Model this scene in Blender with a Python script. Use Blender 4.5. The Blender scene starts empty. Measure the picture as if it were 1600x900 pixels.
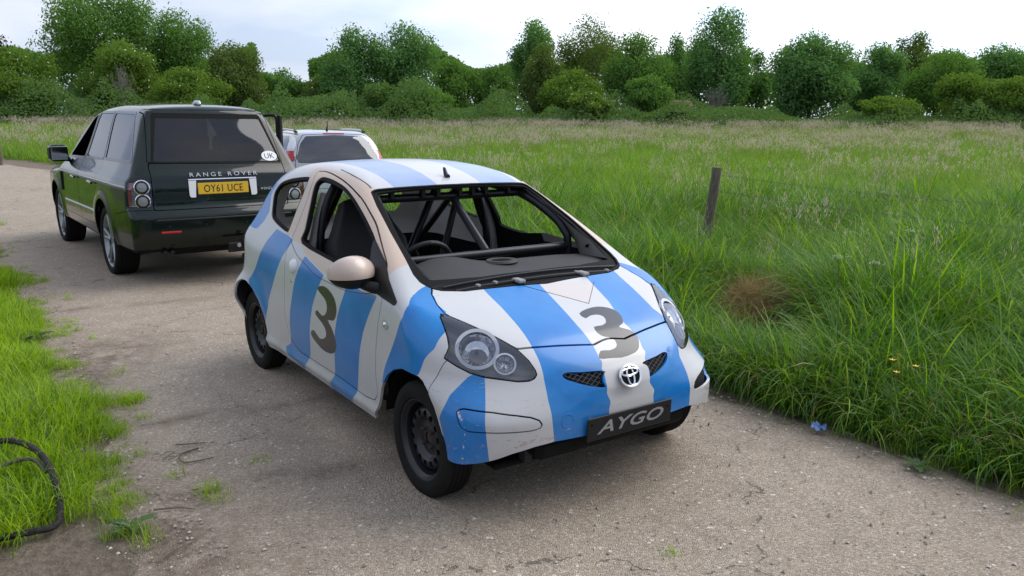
import bpy, math, random
import numpy as np
from mathutils import Vector, Matrix, Euler
SC = bpy.context.scene
R = math.radians
rng = np.random.default_rng(11)
random.seed(11)

# ------------------------------------------------------------------ camera
cam_d = bpy.data.cameras.new('camera'); CAM = bpy.data.objects.new('camera', cam_d)
SC.collection.objects.link(CAM); SC.camera = CAM
cam_d.sensor_width = 36.0; cam_d.lens = 1287.8/1600*36; cam_d.clip_start = .05; cam_d.clip_end = 2000
CAM.location = (0, 0, 1.7778)
_p, _r = R(11.8799), 0.0114
_fw = Vector((0, math.cos(_p), -math.sin(_p))); _up = Vector((0, math.sin(_p), math.cos(_p))); _rt = Vector((1, 0, 0))
_r2 = _rt*math.cos(_r)+_up*math.sin(_r); _u2 = -_rt*math.sin(_r)+_up*math.cos(_r)
CAM.rotation_euler = Matrix((_r2, _u2, -_fw)).transposed().to_euler()

# ------------------------------------------------------------------ sky, sun, exposure
SUN_EL, SUN_AZ = R(44), R(66)          # azimuth measured from +Y towards +X
W = bpy.data.worlds.new('World'); SC.world = W; W.use_nodes = True
nt = W.node_tree; nt.nodes.clear()
def wn(t, **k):
    n = nt.nodes.new(t)
    for a, b in k.items(): setattr(n, a, b)
    return n
out = wn('ShaderNodeOutputWorld'); bg = wn('ShaderNodeBackground'); bg.inputs[1].default_value = .12
sky = wn('ShaderNodeTexSky', sky_type='NISHITA', sun_disc=False, sun_elevation=SUN_EL, sun_rotation=SUN_AZ, air_density=1.0, dust_density=1.5, ozone_density=1.5)
tc = wn('ShaderNodeTexCoord'); sep = wn('ShaderNodeSeparateXYZ')
mp = wn('ShaderNodeMapping'); mp.inputs['Scale'].default_value = (1.0, 1.0, 3.2); mp.inputs['Location'].default_value = (.35, .2, .1)
nz = wn('ShaderNodeTexNoise'); nz.inputs['Scale'].default_value = 2.1; nz.inputs['Detail'].default_value = 7; nz.inputs['Roughness'].default_value = .52
cr = wn('ShaderNodeValToRGB'); cr.color_ramp.elements[0].position = .40; cr.color_ramp.elements[1].position = .60
nz2 = wn('ShaderNodeTexNoise'); nz2.inputs['Scale'].default_value = 1.3; nz2.inputs['Detail'].default_value = 5
cl = wn('ShaderNodeValToRGB'); cl.color_ramp.elements[0].position = .36; cl.color_ramp.elements[1].position = .62
cl.color_ramp.elements[0].color = (4.0, 4.5, 5.9, 1); cl.color_ramp.elements[1].color = (6.9, 7.05, 7.4, 1)
mixc = wn('ShaderNodeMix', data_type='RGBA'); 
tint = wn('ShaderNodeMix', data_type='RGBA', blend_type='MIX'); tint.inputs[0].default_value = .75; tint.inputs[7].default_value = (4.5, 5.3, 7.0, 1)
L = nt.links.new
L(tc.outputs['Generated'], mp.inputs['Vector']); L(mp.outputs[0], nz.inputs['Vector']); L(mp.outputs[0], nz2.inputs['Vector'])
L(nz.outputs['Fac'], cr.inputs[0]); L(nz2.outputs['Fac'], cl.inputs[0])
L(sky.outputs[0], tint.inputs[6]); L(tint.outputs[2], mixc.inputs[6]); L(cl.outputs[0], mixc.inputs[7]); L(cr.outputs[0], mixc.inputs[0])
# the cloud is brighter round the veiled sun
dt = wn('ShaderNodeVectorMath', operation='DOT_PRODUCT'); dt.inputs[1].default_value = (math.sin(R(26))*math.cos(R(36)), math.cos(R(26))*math.cos(R(36)), math.sin(R(36)))
L(tc.outputs['Generated'], dt.inputs[0]); gr_ = wn('ShaderNodeMapRange'); gr_.inputs[1].default_value = .62; gr_.inputs[2].default_value = 1.0; gr_.inputs[3].default_value = 1.0; gr_.inputs[4].default_value = 1.9; gr_.interpolation_type = 'SMOOTHSTEP'
L(dt.outputs['Value'], gr_.inputs[0]); ml = wn('ShaderNodeVectorMath', operation='SCALE'); L(mixc.outputs[2], ml.inputs[0]); L(gr_.outputs[0], ml.inputs['Scale'])
L(ml.outputs[0], bg.inputs[0]); L(bg.outputs[0], out.inputs[0])
sd = bpy.data.lights.new('sun', 'SUN'); sd.energy = 2.2; sd.angle = R(50); sd.color = (1, .95, .87)
so = bpy.data.objects.new('sun', sd); SC.collection.objects.link(so)
sdir = Vector((math.sin(SUN_AZ)*math.cos(SUN_EL), math.cos(SUN_AZ)*math.cos(SUN_EL), math.sin(SUN_EL)))
so.rotation_euler = sdir.to_track_quat('Z', 'Y').to_euler()
SC.view_settings.view_transform = 'Standard'; SC.view_settings.look = 'None'; SC.view_settings.exposure = 0.30; SC.view_settings.gamma = 1
SC.cycles.max_bounces = 8; SC.cycles.transparent_max_bounces = 24; SC.cycles.use_denoising = True
SC.cycles.caustics_reflective = False; SC.cycles.caustics_refractive = False

# ------------------------------------------------------------------ helpers
def tag(o, label=None, cat=None, group=None, kind=None):
    for k, v in (('label', label), ('category', cat), ('group', group), ('kind', kind)):
        if v: o[k] = v
    return o
def link(o, parent=None):
    SC.collection.objects.link(o)
    if parent: o.parent = parent
    return o
def empty(name, loc=(0, 0, 0), rz=0, parent=None):
    o = bpy.data.objects.new(name, None); o.location = loc; o.rotation_euler = (0, 0, rz); o.empty_display_size = .2
    return link(o, parent)
def mesh_np(name, V, T, mats, N=None, attrs=None, midx=None, smooth=True):
    me = bpy.data.meshes.new(name); V = np.asarray(V, np.float32); T = np.asarray(T, np.int32); k = T.shape[1]
    me.vertices.add(len(V)); me.vertices.foreach_set('co', V.ravel())
    me.loops.add(T.size); me.loops.foreach_set('vertex_index', T.ravel())
    me.polygons.add(len(T)); me.polygons.foreach_set('loop_start', np.arange(0, T.size, k, dtype=np.int32))
    me.polygons.foreach_set('loop_total', np.full(len(T), k, np.int32))
    for m in (mats if isinstance(mats, (list, tuple)) else [mats]): me.materials.append(m)
    if midx is not None: me.polygons.foreach_set('material_index', np.asarray(midx, np.int32))
    me.polygons.foreach_set('use_smooth', np.full(len(T), smooth))
    for a, v in (attrs or {}).items():
        at = me.attributes.new(a, 'FLOAT', 'POINT'); at.data.foreach_set('value', np.asarray(v, np.float32))
    me.update(calc_edges=True)
    if N is not None: me.normals_split_custom_set_from_vertices(np.asarray(N, np.float32).tolist())
    return me
def obj_np(name, parent, *a, **k): return link(bpy.data.objects.new(name, mesh_np(name, *a, **k)), parent)

class MB:
    """collects simple shapes and links them as one mesh object"""
    def __init__(s): s.v = []; s.f = []
    def add(s, v, f):
        o = len(s.v); s.v += [tuple(map(float, p)) for p in v]; s.f += [tuple(i+o for i in q) for q in f]; return s
    def box(s, lo, hi, M=None, bev=0.0):
        x0, y0, z0 = lo; x1, y1, z1 = hi
        if bev > 0:
            b = min(bev, (x1-x0)*.45, (y1-y0)*.45, (z1-z0)*.45); pts = []
            import itertools
            v = []; ids = {}
            for ix, iy, iz in itertools.product((0, 1), repeat=3):
                c = (x1 if ix else x0, y1 if iy else y0, z1 if iz else z0); sg = (1-2*ix, 1-2*iy, 1-2*iz)
                for ax in range(3):
                    p = [c[k]+(b*sg[k] if k != ax else 0) for k in range(3)]; ids[(ix, iy, iz, ax)] = len(v); v.append(p)
            f = []
            for ax in range(3):
                a1, a2 = [k for k in range(3) if k != ax]
                for sd_ in (0, 1):
                    q = []
                    for u, w in ((0, 0), (1, 0), (1, 1), (0, 1)):
                        k = [0, 0, 0]; k[ax] = sd_; k[a1] = u; k[a2] = w; q.append(ids[(*k, ax)])
                    f.append(q if (sd_ == 1) == (ax != 1) else q[::-1])
            for ax in range(3):
                a1, a2 = [k for k in range(3) if k != ax]
                for u in (0, 1):
                    for w in (0, 1):
                        k0 = [0, 0, 0]; k0[a1] = u; k0[a2] = w; k1 = list(k0); k1[ax] = 1
                        f.append([ids[(*k0, a1)], ids[(*k1, a1)], ids[(*k1, a2)], ids[(*k0, a2)]])
            for ix, iy, iz in itertools.product((0, 1), repeat=3): f.append([ids[(ix, iy, iz, a)] for a in range(3)])
        else:
            v = [(x, y, z) for z in (z0, z1) for y in (y0, y1) for x in (x0, x1)]
            f = [(0, 2, 3, 1), (4, 5, 7, 6), (0, 1, 5, 4), (2, 6, 7, 3), (0, 4, 6, 2), (1, 3, 7, 5)]
        if M is not None: v = [M @ Vector(p) for p in v]
        return s.add(v, f)
    def tube(s, pts, r, n=8, cap=True, smooth=0):
        P = [Vector(p) for p in pts]
        if smooth:
            Q = []
            for i in range(len(P)-1):
                a = P[max(i-1, 0)]; b = P[i]; c = P[i+1]; d = P[min(i+2, len(P)-1)]
                for k in range(smooth):
                    t = k/smooth; Q.append(.5*((2*b)+(c-a)*t+(2*a-5*b+4*c-d)*t*t+(3*b-a-3*c+d)*t**3))
            Q.append(P[-1]); P = Q
        rr = r if hasattr(r, '__len__') else [r]*len(P)
        if hasattr(r, '__len__') and len(r) != len(P): rr = list(np.interp(np.linspace(0, 1, len(P)), np.linspace(0, 1, len(r)), r))
        v = []; f = []; up = None
        for i, p in enumerate(P):
            t = (P[min(i+1, len(P)-1)]-P[max(i-1, 0)]).normalized()
            if up is None: up = t.orthogonal().normalized()
            up = (up-t*up.dot(t)).normalized(); b = t.cross(up)
            for k in range(n):
                a = 2*math.pi*k/n; v.append(p+(up*math.cos(a)+b*math.sin(a))*rr[i])
        for i in range(len(P)-1):
            for k in range(n): f.append((i*n+k, i*n+(k+1) % n, (i+1)*n+(k+1) % n, (i+1)*n+k))
        if cap: f.append(tuple(range(n))[::-1]); f.append(tuple(range((len(P)-1)*n, len(P)*n)))
        return s.add(v, f)
    def lathe(s, prof, n=32, M=None, a0=0, a1=2*math.pi):
        """prof: (radius, height) about local Y"""
        full = abs(a1-a0-2*math.pi) < 1e-6; m = n if full else n+1
        v = []; f = []
        for k in range(m):
            a = a0+(a1-a0)*k/n
            for r, h in prof: v.append((r*math.cos(a), h, r*math.sin(a)))
        q = len(prof)
        for k in range(n):
            k2 = (k+1) % m
            for i in range(q-1): f.append((k*q+i, k*q+i+1, k2*q+i+1, k2*q+i))
        if M is not None: v = [M @ Vector(p) for p in v]
        return s.add(v, f)
    def prism(s, poly, d, M):
        """closed 2-D outline extruded by d along local Z"""
        n = len(poly); v = [M @ Vector((x, y, 0)) for x, y in poly]+[M @ Vector((x, y, d)) for x, y in poly]
        f = [tuple(range(n))[::-1], tuple(range(n, 2*n))]+[(i, (i+1) % n, n+(i+1) % n, n+i) for i in range(n)]
        return s.add(v, f)
    def build(s, name, mat, parent=None, smooth=35, loc=None):
        me = bpy.data.meshes.new(name); me.from_pydata(s.v, [], s.f)
        me.materials.append(mat); 
        if smooth:
            me.shade_smooth(); me.set_sharp_from_angle(angle=R(smooth))
        o = bpy.data.objects.new(name, me)
        return link(o, parent)

# ------------------------------------------------------------------ materials
class NT:
    def __init__(s, name):
        s.m = bpy.data.materials.new(name); s.m.use_nodes = True; s.t = s.m.node_tree; s.t.nodes.clear()
        s.o = s.n('ShaderNodeOutputMaterial')
    def n(s, t, **k):
        x = s.t.nodes.new(t)
        for a, b in k.items(): setattr(x, a, b)
        return x
    def l(s, a, b): s.t.links.new(a, b)
    def val(s, sock, v):
        if hasattr(v, 'is_output'): s.l(v, sock)
        else: sock.default_value = v
    def bsdf(s, col, rough=.5, **k):
        b = s.n('ShaderNodeBsdfPrincipled'); s.val(b.inputs['Base Color'], col if hasattr(col, 'is_output') else (*col, 1)); s.val(b.inputs['Roughness'], rough)
        for a, v in k.items(): s.val(b.inputs[a.replace('_', ' ')], v)
        s.l(b.outputs[0], s.o.inputs[0]); return b
    def coord(s, scale=(1, 1, 1), which='Object', rot=(0, 0, 0), loc=(0, 0, 0)):
        c = s.n('ShaderNodeTexCoord'); m = s.n('ShaderNodeMapping'); m.inputs['Scale'].default_value = scale; m.inputs['Rotation'].default_value = rot; m.inputs['Location'].default_value = loc
        s.l(c.outputs[which], m.inputs[0]); return m.outputs[0]
    def noise(s, scale, vec=None, detail=4, rough=.55, out='Fac'):
        x = s.n('ShaderNodeTexNoise'); x.inputs['Scale'].default_value = scale; x.inputs['Detail'].default_value = detail; x.inputs['Roughness'].default_value = rough
        if vec is not None: s.l(vec, x.inputs['Vector'])
        return x.outputs[out]
    def ramp(s, fac, *st):
        x = s.n('ShaderNodeValToRGB'); e = x.color_ramp.elements
        while len(e) < len(st): e.new(.5)
        for i, (p, c) in enumerate(st):
            e[i].position = p; e[i].color = (*c, 1) if hasattr(c, '__len__') else (c, c, c, 1)
        s.l(fac, x.inputs[0]); return x.outputs[0]
    def mix(s, f, a, b, blend='MIX'):
        x = s.n('ShaderNodeMix', data_type='RGBA', blend_type=blend)
        s.val(x.inputs[0], f); s.val(x.inputs[6], a if hasattr(a, 'is_output') else (*a, 1)); s.val(x.inputs[7], b if hasattr(b, 'is_output') else (*b, 1)); return x.outputs[2]
    def math(s, op, a, b=0.0, c=None):
        x = s.n('ShaderNodeMath', operation=op); s.val(x.inputs[0], a); s.val(x.inputs[1], b)
        if c is not None: s.val(x.inputs[2], c)
        return x.outputs[0]
    def attr(s, name): return s.n('ShaderNodeAttribute', attribute_name=name).outputs['Fac']
    def bump(s, h, strength=.3, dist=.01):
        x = s.n('ShaderNodeBump'); x.inputs['Strength'].default_value = strength; x.inputs['Distance'].default_value = dist; s.l(h, x.inputs['Height']); return x.outputs[0]
def simple(name, col, rough=.5, var=.25, scale=30, **k):
    m = NT(name); v = m.noise(scale, m.coord(), 3)
    c = m.mix(m.math('MULTIPLY', v, var*2), tuple(x*(1+var*.6) for x in col), tuple(x*(1-var) for x in col))
    b = m.bsdf(c, rough, **k); return m.m
def glassmat(name, tint, transp=.5, rough=.02):
    m = NT(name); a = m.n('ShaderNodeBsdfTransparent'); a.inputs[0].default_value = (*tint, 1)
    g = m.n('ShaderNodeBsdfGlossy'); g.inputs['Roughness'].default_value = rough; g.inputs[0].default_value = (.9, .93, 1, 1)
    lw = m.n('ShaderNodeFresnel'); lw.inputs[0].default_value = 1.5
    mx = m.n('ShaderNodeMixShader'); f = m.math('MULTIPLY_ADD', lw.outputs[0], 1.0, 1-transp-.04 if transp < 1 else 0.0)
    f = m.math('MINIMUM', f, 1.0)
    m.l(f, mx.inputs[0]); m.l(a.outputs[0], mx.inputs[1]); m.l(g.outputs[0], mx.inputs[2]); m.l(mx.outputs[0], m.o.inputs[0]); return m.m
M_BLACK = simple('black_plastic', (.012, .012, .013), .45, Specular_IOR_Level=.25)
M_RUB = simple('black_rubber', (.009, .009, .009), .75, Specular_IOR_Level=.12)
M_TYRE = simple('tyre_rubber', (.014, .0135, .013), .8, .5, 14, Specular_IOR_Level=.15)
M_TUBE = simple('black_painted_steel', (.009, .010, .013), .30, .4, 25, Specular_IOR_Level=.28)
M_RIM = simple('dark_steel_wheel', (.013, .014, .018), .38, .5, 18)
M_DASH = simple('grey_brown_dash_plastic', (.042, .040, .040), .6, .2, 12, Specular_IOR_Level=.2)
M_TRIM = simple('grey_trim_fabric', (.26, .25, .25), .85, .15, 40)
M_PALE = simple('pale_trim_plastic', (.74, .73, .72), .7, .12, 9)
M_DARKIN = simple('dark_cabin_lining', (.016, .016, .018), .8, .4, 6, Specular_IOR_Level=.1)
M_CHROME = simple('chrome', (.75, .76, .78), .12, .05, 5, Metallic=1.0)
M_SILV = simple('silver_plastic', (.55, .56, .58), .3, .06, 8, Metallic=.6)
M_LENS = glassmat('clear_lens', (.88, .90, .93), .90)
M_RED = simple('red_lamp_plastic', (.42, .015, .012), .2, .2, 9)
M_WHITE = simple('white_plastic', (.72, .73, .75), .3, .05, 7)
# ------------------------------------------------------------------ shells: smooth car bodies found as the zero level of a function, cut along outlines
def pchip(xs, ys):
    xs = np.array(xs, float); ys = np.array(ys, float)
    if xs[0] > xs[-1]: xs = xs[::-1]; ys = ys[::-1]
    h = np.diff(xs); d = np.diff(ys)/h; m = np.zeros(len(xs))
    for i in range(1, len(xs)-1):
        if d[i-1]*d[i] > 0:
            w1 = 2*h[i]+h[i-1]; w2 = h[i]+2*h[i-1]; m[i] = (w1+w2)/(w1/d[i-1]+w2/d[i])
    m[0] = d[0]; m[-1] = d[-1]
    def f(x):
        x = np.asarray(x, float); i = np.clip(np.searchsorted(xs, x)-1, 0, len(xs)-2); t = (x-xs[i])/h[i]; tc = np.clip(t, 0, 1)
        v = (1+2*tc)*(1-tc)**2*ys[i]+tc*(1-tc)**2*h[i]*m[i]+tc**2*(3-2*tc)*ys[i+1]+tc**2*(tc-1)*h[i]*m[i+1]
        return v+np.where(t < 0, (x-xs[0])*m[0], 0)+np.where(t > 1, (x-xs[-1])*m[-1], 0)
    return f
def smax(a, b, k):
    h = np.maximum(k-np.abs(a-b), 0)/k
    return np.maximum(a, b)+h*h*k*.25
def grad(F, P, e=1e-4):
    g = np.stack([F(P+np.eye(3)[i]*e)-F(P-np.eye(3)[i]*e) for i in range(3)], -1)
    return g/np.maximum(np.linalg.norm(g, axis=-1, keepdims=True), 1e-9)
def shell_grid(F, nf, nm, nr, nv, x0, x1, z0):
    al = np.concatenate([np.linspace(np.pi/2, 0, nf, endpoint=False), np.zeros(nm), np.linspace(0, -np.pi/2, nr+1)[1:]])
    xo = np.concatenate([np.full(nf, x0), np.linspace(x0, x1, nm), np.full(nr, x1)]); th = np.linspace(-np.pi/2, np.pi/2, nv)
    A, T = np.meshgrid(al, th, indexing='ij')
    D = np.stack([np.sin(A), np.cos(A)*np.cos(T), np.cos(A)*np.sin(T)], -1)
    O = np.stack([np.broadcast_to(xo[:, None], A.shape), np.zeros_like(A), np.full_like(A, z0)], -1)
    lo = np.zeros(A.shape); hi = np.full(A.shape, 3.5)
    for _ in range(36):
        m = (lo+hi)/2; ins = F(O+D*m[..., None]) < 0; lo = np.where(ins, m, lo); hi = np.where(ins, hi, m)
    P = O+D*((lo+hi)/2)[..., None]
    nu = len(al); G = np.concatenate([P, P[:, -2:0:-1]*[1, -1, 1]], 1); nw = G.shape[1]
    N = grad(F, G.reshape(-1, 3))
    i, j = np.meshgrid(np.arange(nu-1), np.arange(nw), indexing='ij'); j2 = (j+1) % nw
    a, b, c, d = i*nw+j, (i+1)*nw+j, (i+1)*nw+j2, i*nw+j2
    T = np.concatenate([np.stack([a, b, c], -1).reshape(-1, 3), np.stack([a, c, d], -1).reshape(-1, 3)])
    V = G.reshape(-1, 3); ar = np.linalg.norm(np.cross(V[T[:, 1]]-V[T[:, 0]], V[T[:, 2]]-V[T[:, 0]]), axis=1)
    T = T[ar > 1e-10]
    fn = np.cross(V[T[:, 1]]-V[T[:, 0]], V[T[:, 2]]-V[T[:, 0]]); fl = (fn*N[T].mean(1)).sum(1) < 0
    T[fl] = T[fl][:, ::-1]
    return V, T, N
def psdf(Q, poly):
    """signed distance to a closed outline, negative inside"""
    Q = np.asarray(Q, float); poly = np.asarray(poly, float); d = np.full(len(Q), 1e9); ins = np.zeros(len(Q), bool)
    for i in range(len(poly)):
        a = poly[i]; b = poly[(i+1) % len(poly)]; e = b-a; w = Q-a
        t = np.clip((w@e)/max(e@e, 1e-12), 0, 1); d = np.minimum(d, ((w-t[:, None]*e)**2).sum(1))
        c = (a[1] > Q[:, 1]) != (b[1] > Q[:, 1])
        if abs(e[1]) > 1e-12: ins ^= c & (Q[:, 0] < a[0]+e[0]*(Q[:, 1]-a[1])/e[1])
    d = np.sqrt(d); return np.where(ins, -d, d)
def smooth_poly(p, n=4):
    p = np.asarray(p, float); o = []
    for i in range(len(p)):
        a, b, c, d = p[i-1], p[i], p[(i+1) % len(p)], p[(i+2) % len(p)]
        for k in range(n):
            t = k/n; o.append(.5*(2*b+(c-a)*t+(2*a-5*b+4*c-d)*t*t+(3*b-a-3*c+d)*t**3))
    return np.array(o)
def clip(V, T, N, s):
    """keep the part of a triangle mesh where s < 0, cut exactly along s = 0"""
    s = np.where(np.abs(s) < 1e-6, 1e-6, s); ins = s < 0; I = ins[T]; c = I.sum(1)
    keep = [T[c == 3]]; n = len(V)
    def rot(t, k): r = np.arange(len(t)); return np.stack([t[r, k], t[r, (k+1) % 3], t[r, (k+2) % 3]], 1)
    t1 = rot(T[c == 1], np.argmax(I[c == 1], 1)); t2 = rot(T[c == 2], np.argmin(I[c == 2], 1))
    E = np.concatenate([t1[:, [0, 1]], t1[:, [0, 2]], t2[:, [0, 1]], t2[:, [0, 2]]])
    if len(E):
        Es = np.sort(E, 1); key = Es[:, 0].astype(np.int64)*n+Es[:, 1]; u, inv = np.unique(key, return_inverse=True)
        a = u//n; b = u % n; t = s[a]/(s[a]-s[b])
        V = np.concatenate([V, V[a]+(V[b]-V[a])*t[:, None]]); Nn = N[a]+(N[b]-N[a])*t[:, None]; Nn /= np.maximum(np.linalg.norm(Nn, axis=1, keepdims=True), 1e-9); N = np.concatenate([N, Nn])
        inv = inv+n; k1, k2 = len(t1), len(t2)
        e1, e2, e3, e4 = inv[:k1], inv[k1:2*k1], inv[2*k1:2*k1+k2], inv[2*k1+k2:]
        keep += [np.stack([t1[:, 0], e1, e2], 1), np.stack([e3, t2[:, 1], t2[:, 2]], 1), np.stack([e3, t2[:, 2], e4], 1)]
    T = np.concatenate(keep); used = np.unique(T); mp = np.full(len(V), -1); mp[used] = np.arange(len(used))
    return V[used], mp[T], N[used]
def lips(V, T, N, depth):
    """thickness: turn the open borders inwards by depth"""
    E = np.concatenate([T[:, [0, 1]], T[:, [1, 2]], T[:, [2, 0]]]); n = len(V)
    k = np.sort(E, 1); key = k[:, 0].astype(np.int64)*n+k[:, 1]; u, idx, cnt = np.unique(key, return_index=True, return_counts=True)
    B = E[idx[cnt == 1]]
    if not len(B): return V, T, N
    a, b = B[:, 0], B[:, 1]; m = len(B); e = V[b]-V[a]; nn = np.cross(e, N[a]); nn /= np.maximum(np.linalg.norm(nn, axis=1, keepdims=True), 1e-9)
    Q = np.concatenate([V[a], V[b], V[b]-N[b]*depth, V[a]-N[a]*depth]); r = np.arange(m)+n
    T2 = np.concatenate([T, np.stack([r+m, r, r+3*m], 1), np.stack([r+m, r+3*m, r+2*m], 1)])
    return np.concatenate([V, Q]), T2, np.concatenate([N, nn, nn, nn, nn])
def rib(pts, F, off=.001, M=None):
    """points pulled onto the surface"""
    P = np.asarray(pts, float)
    for _ in range(6):
        N = grad(F, P); P = P-N*F(P)[:, None]
    return P+grad(F, P)*off
def frame_on(F, p, off=0.0, up=(0, 0, 1)):
    """matrix at a surface point: local Z out of the surface, local Y up"""
    P = rib([p], F, off)[0]; z = Vector(grad(F, np.array([p]))[0]); u = Vector(up); x = u.cross(z).normalized(); y = z.cross(x)
    return Matrix(((x.x, y.x, z.x, P[0]), (x.y, y.y, z.y, P[1]), (x.z, y.z, z.z, P[2]), (0, 0, 0, 1)))
def ellipse(a, b, n=24, p=2.0):
    o = []
    for k in range(n):
        t = 2*math.pi*k/n; c, s_ = math.cos(t), math.sin(t)
        o.append((a*math.copysign(abs(c)**(2/p), c), b*math.copysign(abs(s_)**(2/p), s_)))
    return o
def text_obj(name, txt, mat, parent, M, h, sx=1.0, shear=0.0, space=1.0, depth=.002, center=True, bold=0.0):
    cu = bpy.data.curves.new(name, 'FONT'); cu.body = txt; cu.size = h/.70; cu.shear = shear; cu.space_character = space; cu.extrude = depth/2; cu.offset = bold*h
    cu.align_x = 'CENTER' if center else 'LEFT'; cu.align_y = 'CENTER'; cu.resolution_u = 3
    o = bpy.data.objects.new(name, cu); SC.collection.objects.link(o)
    me = bpy.data.meshes.new_from_object(o.evaluated_get(bpy.context.evaluated_depsgraph_get()))
    bpy.data.objects.remove(o); bpy.data.curves.remove(cu)
    co = np.empty(len(me.vertices)*3, np.float32); me.vertices.foreach_get('co', co); co = co.reshape(-1, 3)
    co[:, 0] *= sx; co[:, 1] -= (co[:, 1].max()+co[:, 1].min())/2; co[:, 0] -= (co[:, 0].max()+co[:, 0].min())/2 if center else 0
    me.vertices.foreach_set('co', co.ravel()); me.transform(M); me.materials.clear(); me.materials.append(mat); me.name = name
    return link(bpy.data.objects.new(name, me), parent)

def tyre_wheel(root, c, side, Rt, wt, rimf, M_t=M_TYRE, steer=0, groove=True, name='wheel'):
    """wheel = hub Empty-free: a tyre mesh with its rim as sub-part; side +1 = left"""
    w = wt/2; rr = Rt-min(.085, Rt*.30)
    prof = [(rr-.004, w*.80), (rr+.006, w*.93), (rr+.03, w*1.0), (Rt-.045, w*1.0), (Rt-.02, w*.93), (Rt-.006, w*.80), (Rt, w*.66)]
    ys = np.linspace(.66, -.66, 14)
    for i, y in enumerate(ys[1:-1]):
        dpt = .007 if groove and i % 3 == 1 else 0; prof.append((Rt-dpt, w*y))
    prof += [(Rt, -w*.66), (Rt-.006, -w*.8), (Rt-.02, -w*.93), (Rt-.045, -w), (rr+.03, -w), (rr+.006, -w*.93), (rr-.004, -w*.8)]
    mb = MB(); mb.lathe([(r, h*side) for r, h in prof][::side], 56)
    o = mb.build(name, M_t, root, 30); o.location = c; o.rotation_euler = (0, 0, steer)
    rimf(o, rr, w, side); return o
# traced outlines of the small car, in its own metres
HL1=np.array([-0.6756, 0.7373, -0.0002]); HL2=np.array([-0.428, -0.392, 0.8144])
K={}
K['dwin']=np.array([[-1.479,1.004],[-1.508,1.08],[-1.544,1.195],[-1.582,1.293],[-1.602,1.356],[-1.57,1.388],[-1.493,1.392],[-1.345,1.382],[-1.168,1.358],[-1.027,1.322],[-0.92,1.285],[-0.785,1.231],[-0.676,1.183],[-0.604,1.148],[-0.491,1.085],[-0.364,1.007],[-0.297,0.95],[-0.474,0.94],[-0.67,0.948],[-1.013,0.971]])
K['qwin']=np.array([[-1.777,1.378],[-1.924,1.364],[-2.066,1.345],[-2.203,1.313],[-2.249,1.271],[-2.257,1.228],[-2.213,1.166],[-2.145,1.098],[-2.049,1.072],[-1.908,1.051],[-1.759,1.037],[-1.742,1.057],[-1.727,1.185],[-1.711,1.292],[-1.731,1.368]])
K['archF']=np.array([[-0.43,0.215],[-0.336,0.359],[-0.296,0.444],[-0.22,0.528],[-0.136,0.581],[-0.042,0.611],[0.046,0.614],[0.113,0.616],[0.146,0.604],[0.19,0.568],[0.234,0.499],[0.256,0.423],[0.286,0.343],[0.303,0.28]])
K['archR']=np.array([[-2.539,0.324],[-2.554,0.379],[-2.557,0.454],[-2.518,0.537],[-2.509,0.601],[-2.451,0.633],[-2.369,0.633],[-2.261,0.598],[-2.148,0.529],[-2.088,0.47],[-2.058,0.414],[-2.033,0.33],[-2.048,0.264]])
K['fendstripe']=np.array([[-0.166,0.969],[-0.145,0.951],[-0.07,0.904],[-0.057,0.854],[-0.102,0.769],[-0.18,0.662],[-0.247,0.565],[-0.288,0.471],[-0.063,0.515],[0.115,0.624],[0.138,0.701],[0.171,0.75],[0.162,0.814],[0.135,0.848],[0.062,0.881],[-0.022,0.908],[-0.089,0.933]])
K['doorB1']=np.array([[-1.364,0.947],[-1.45,0.807],[-1.558,0.588],[-1.593,0.485],[-1.591,0.472],[-1.61,0.358],[-1.707,0.313],[-1.648,0.273],[-1.405,0.238],[-1.337,0.295],[-1.282,0.365],[-1.243,0.549],[-1.183,0.684],[-1.125,0.763],[-1.036,0.887]])
K['doorB2']=np.array([[-0.713,0.898],[-0.749,0.818],[-0.826,0.694],[-0.867,0.595],[-0.898,0.461],[-0.92,0.338],[-1.004,0.242],[-0.733,0.215],[-0.631,0.305],[-0.612,0.356],[-0.554,0.548],[-0.497,0.679],[-0.425,0.788],[-0.368,0.879],[-0.36,0.895],[-0.521,0.886]])
K['qstripe']=np.array([[-1.62,1.007],[-1.716,0.883],[-1.827,0.73],[-2.013,0.467],[-1.928,0.588],[-2.027,0.465],[-2.171,0.543],[-2.319,0.641],[-2.329,0.645],[-2.197,0.755],[-2.057,0.945],[-1.956,1.025]])
K['tailstripe']=np.array([[-2.357,1.311],[-2.304,1.224],[-2.221,1.118],[-2.258,1.058],[-2.328,0.998],[-2.512,1.026],[-2.474,1.122],[-2.408,1.235],[-2.347,1.336],[-2.295,1.395],[-2.219,1.427],[-2.088,1.425],[-2.145,1.386]])
K['three_door']=np.array([[-1.103,0.809],[-1.025,0.829],[-0.939,0.822],[-0.864,0.791],[-0.83,0.748],[-0.839,0.697],[-0.883,0.659],[-0.968,0.647],[-0.914,0.619],[-0.871,0.571],[-0.857,0.523],[-0.885,0.482],[-0.948,0.454],[-1.051,0.446],[-1.15,0.464],[-1.241,0.504],[-1.183,0.541],[-1.108,0.51],[-1.047,0.519],[-0.997,0.548],[-1.004,0.587],[-1.058,0.616],[-1.144,0.645],[-1.111,0.675],[-1.039,0.655],[-0.979,0.685],[-0.966,0.733],[-1.002,0.765],[-1.076,0.786]])
K['sail']=np.array([[-0.565,1.123],[-0.393,1.048],[-0.149,0.9],[-0.163,0.889],[-0.301,0.901],[-0.449,0.923]])
K['handle']=np.array([[-1.563,0.893],[-1.491,0.91],[-1.437,0.892],[-1.426,0.856],[-1.49,0.826],[-1.555,0.842]])
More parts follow.
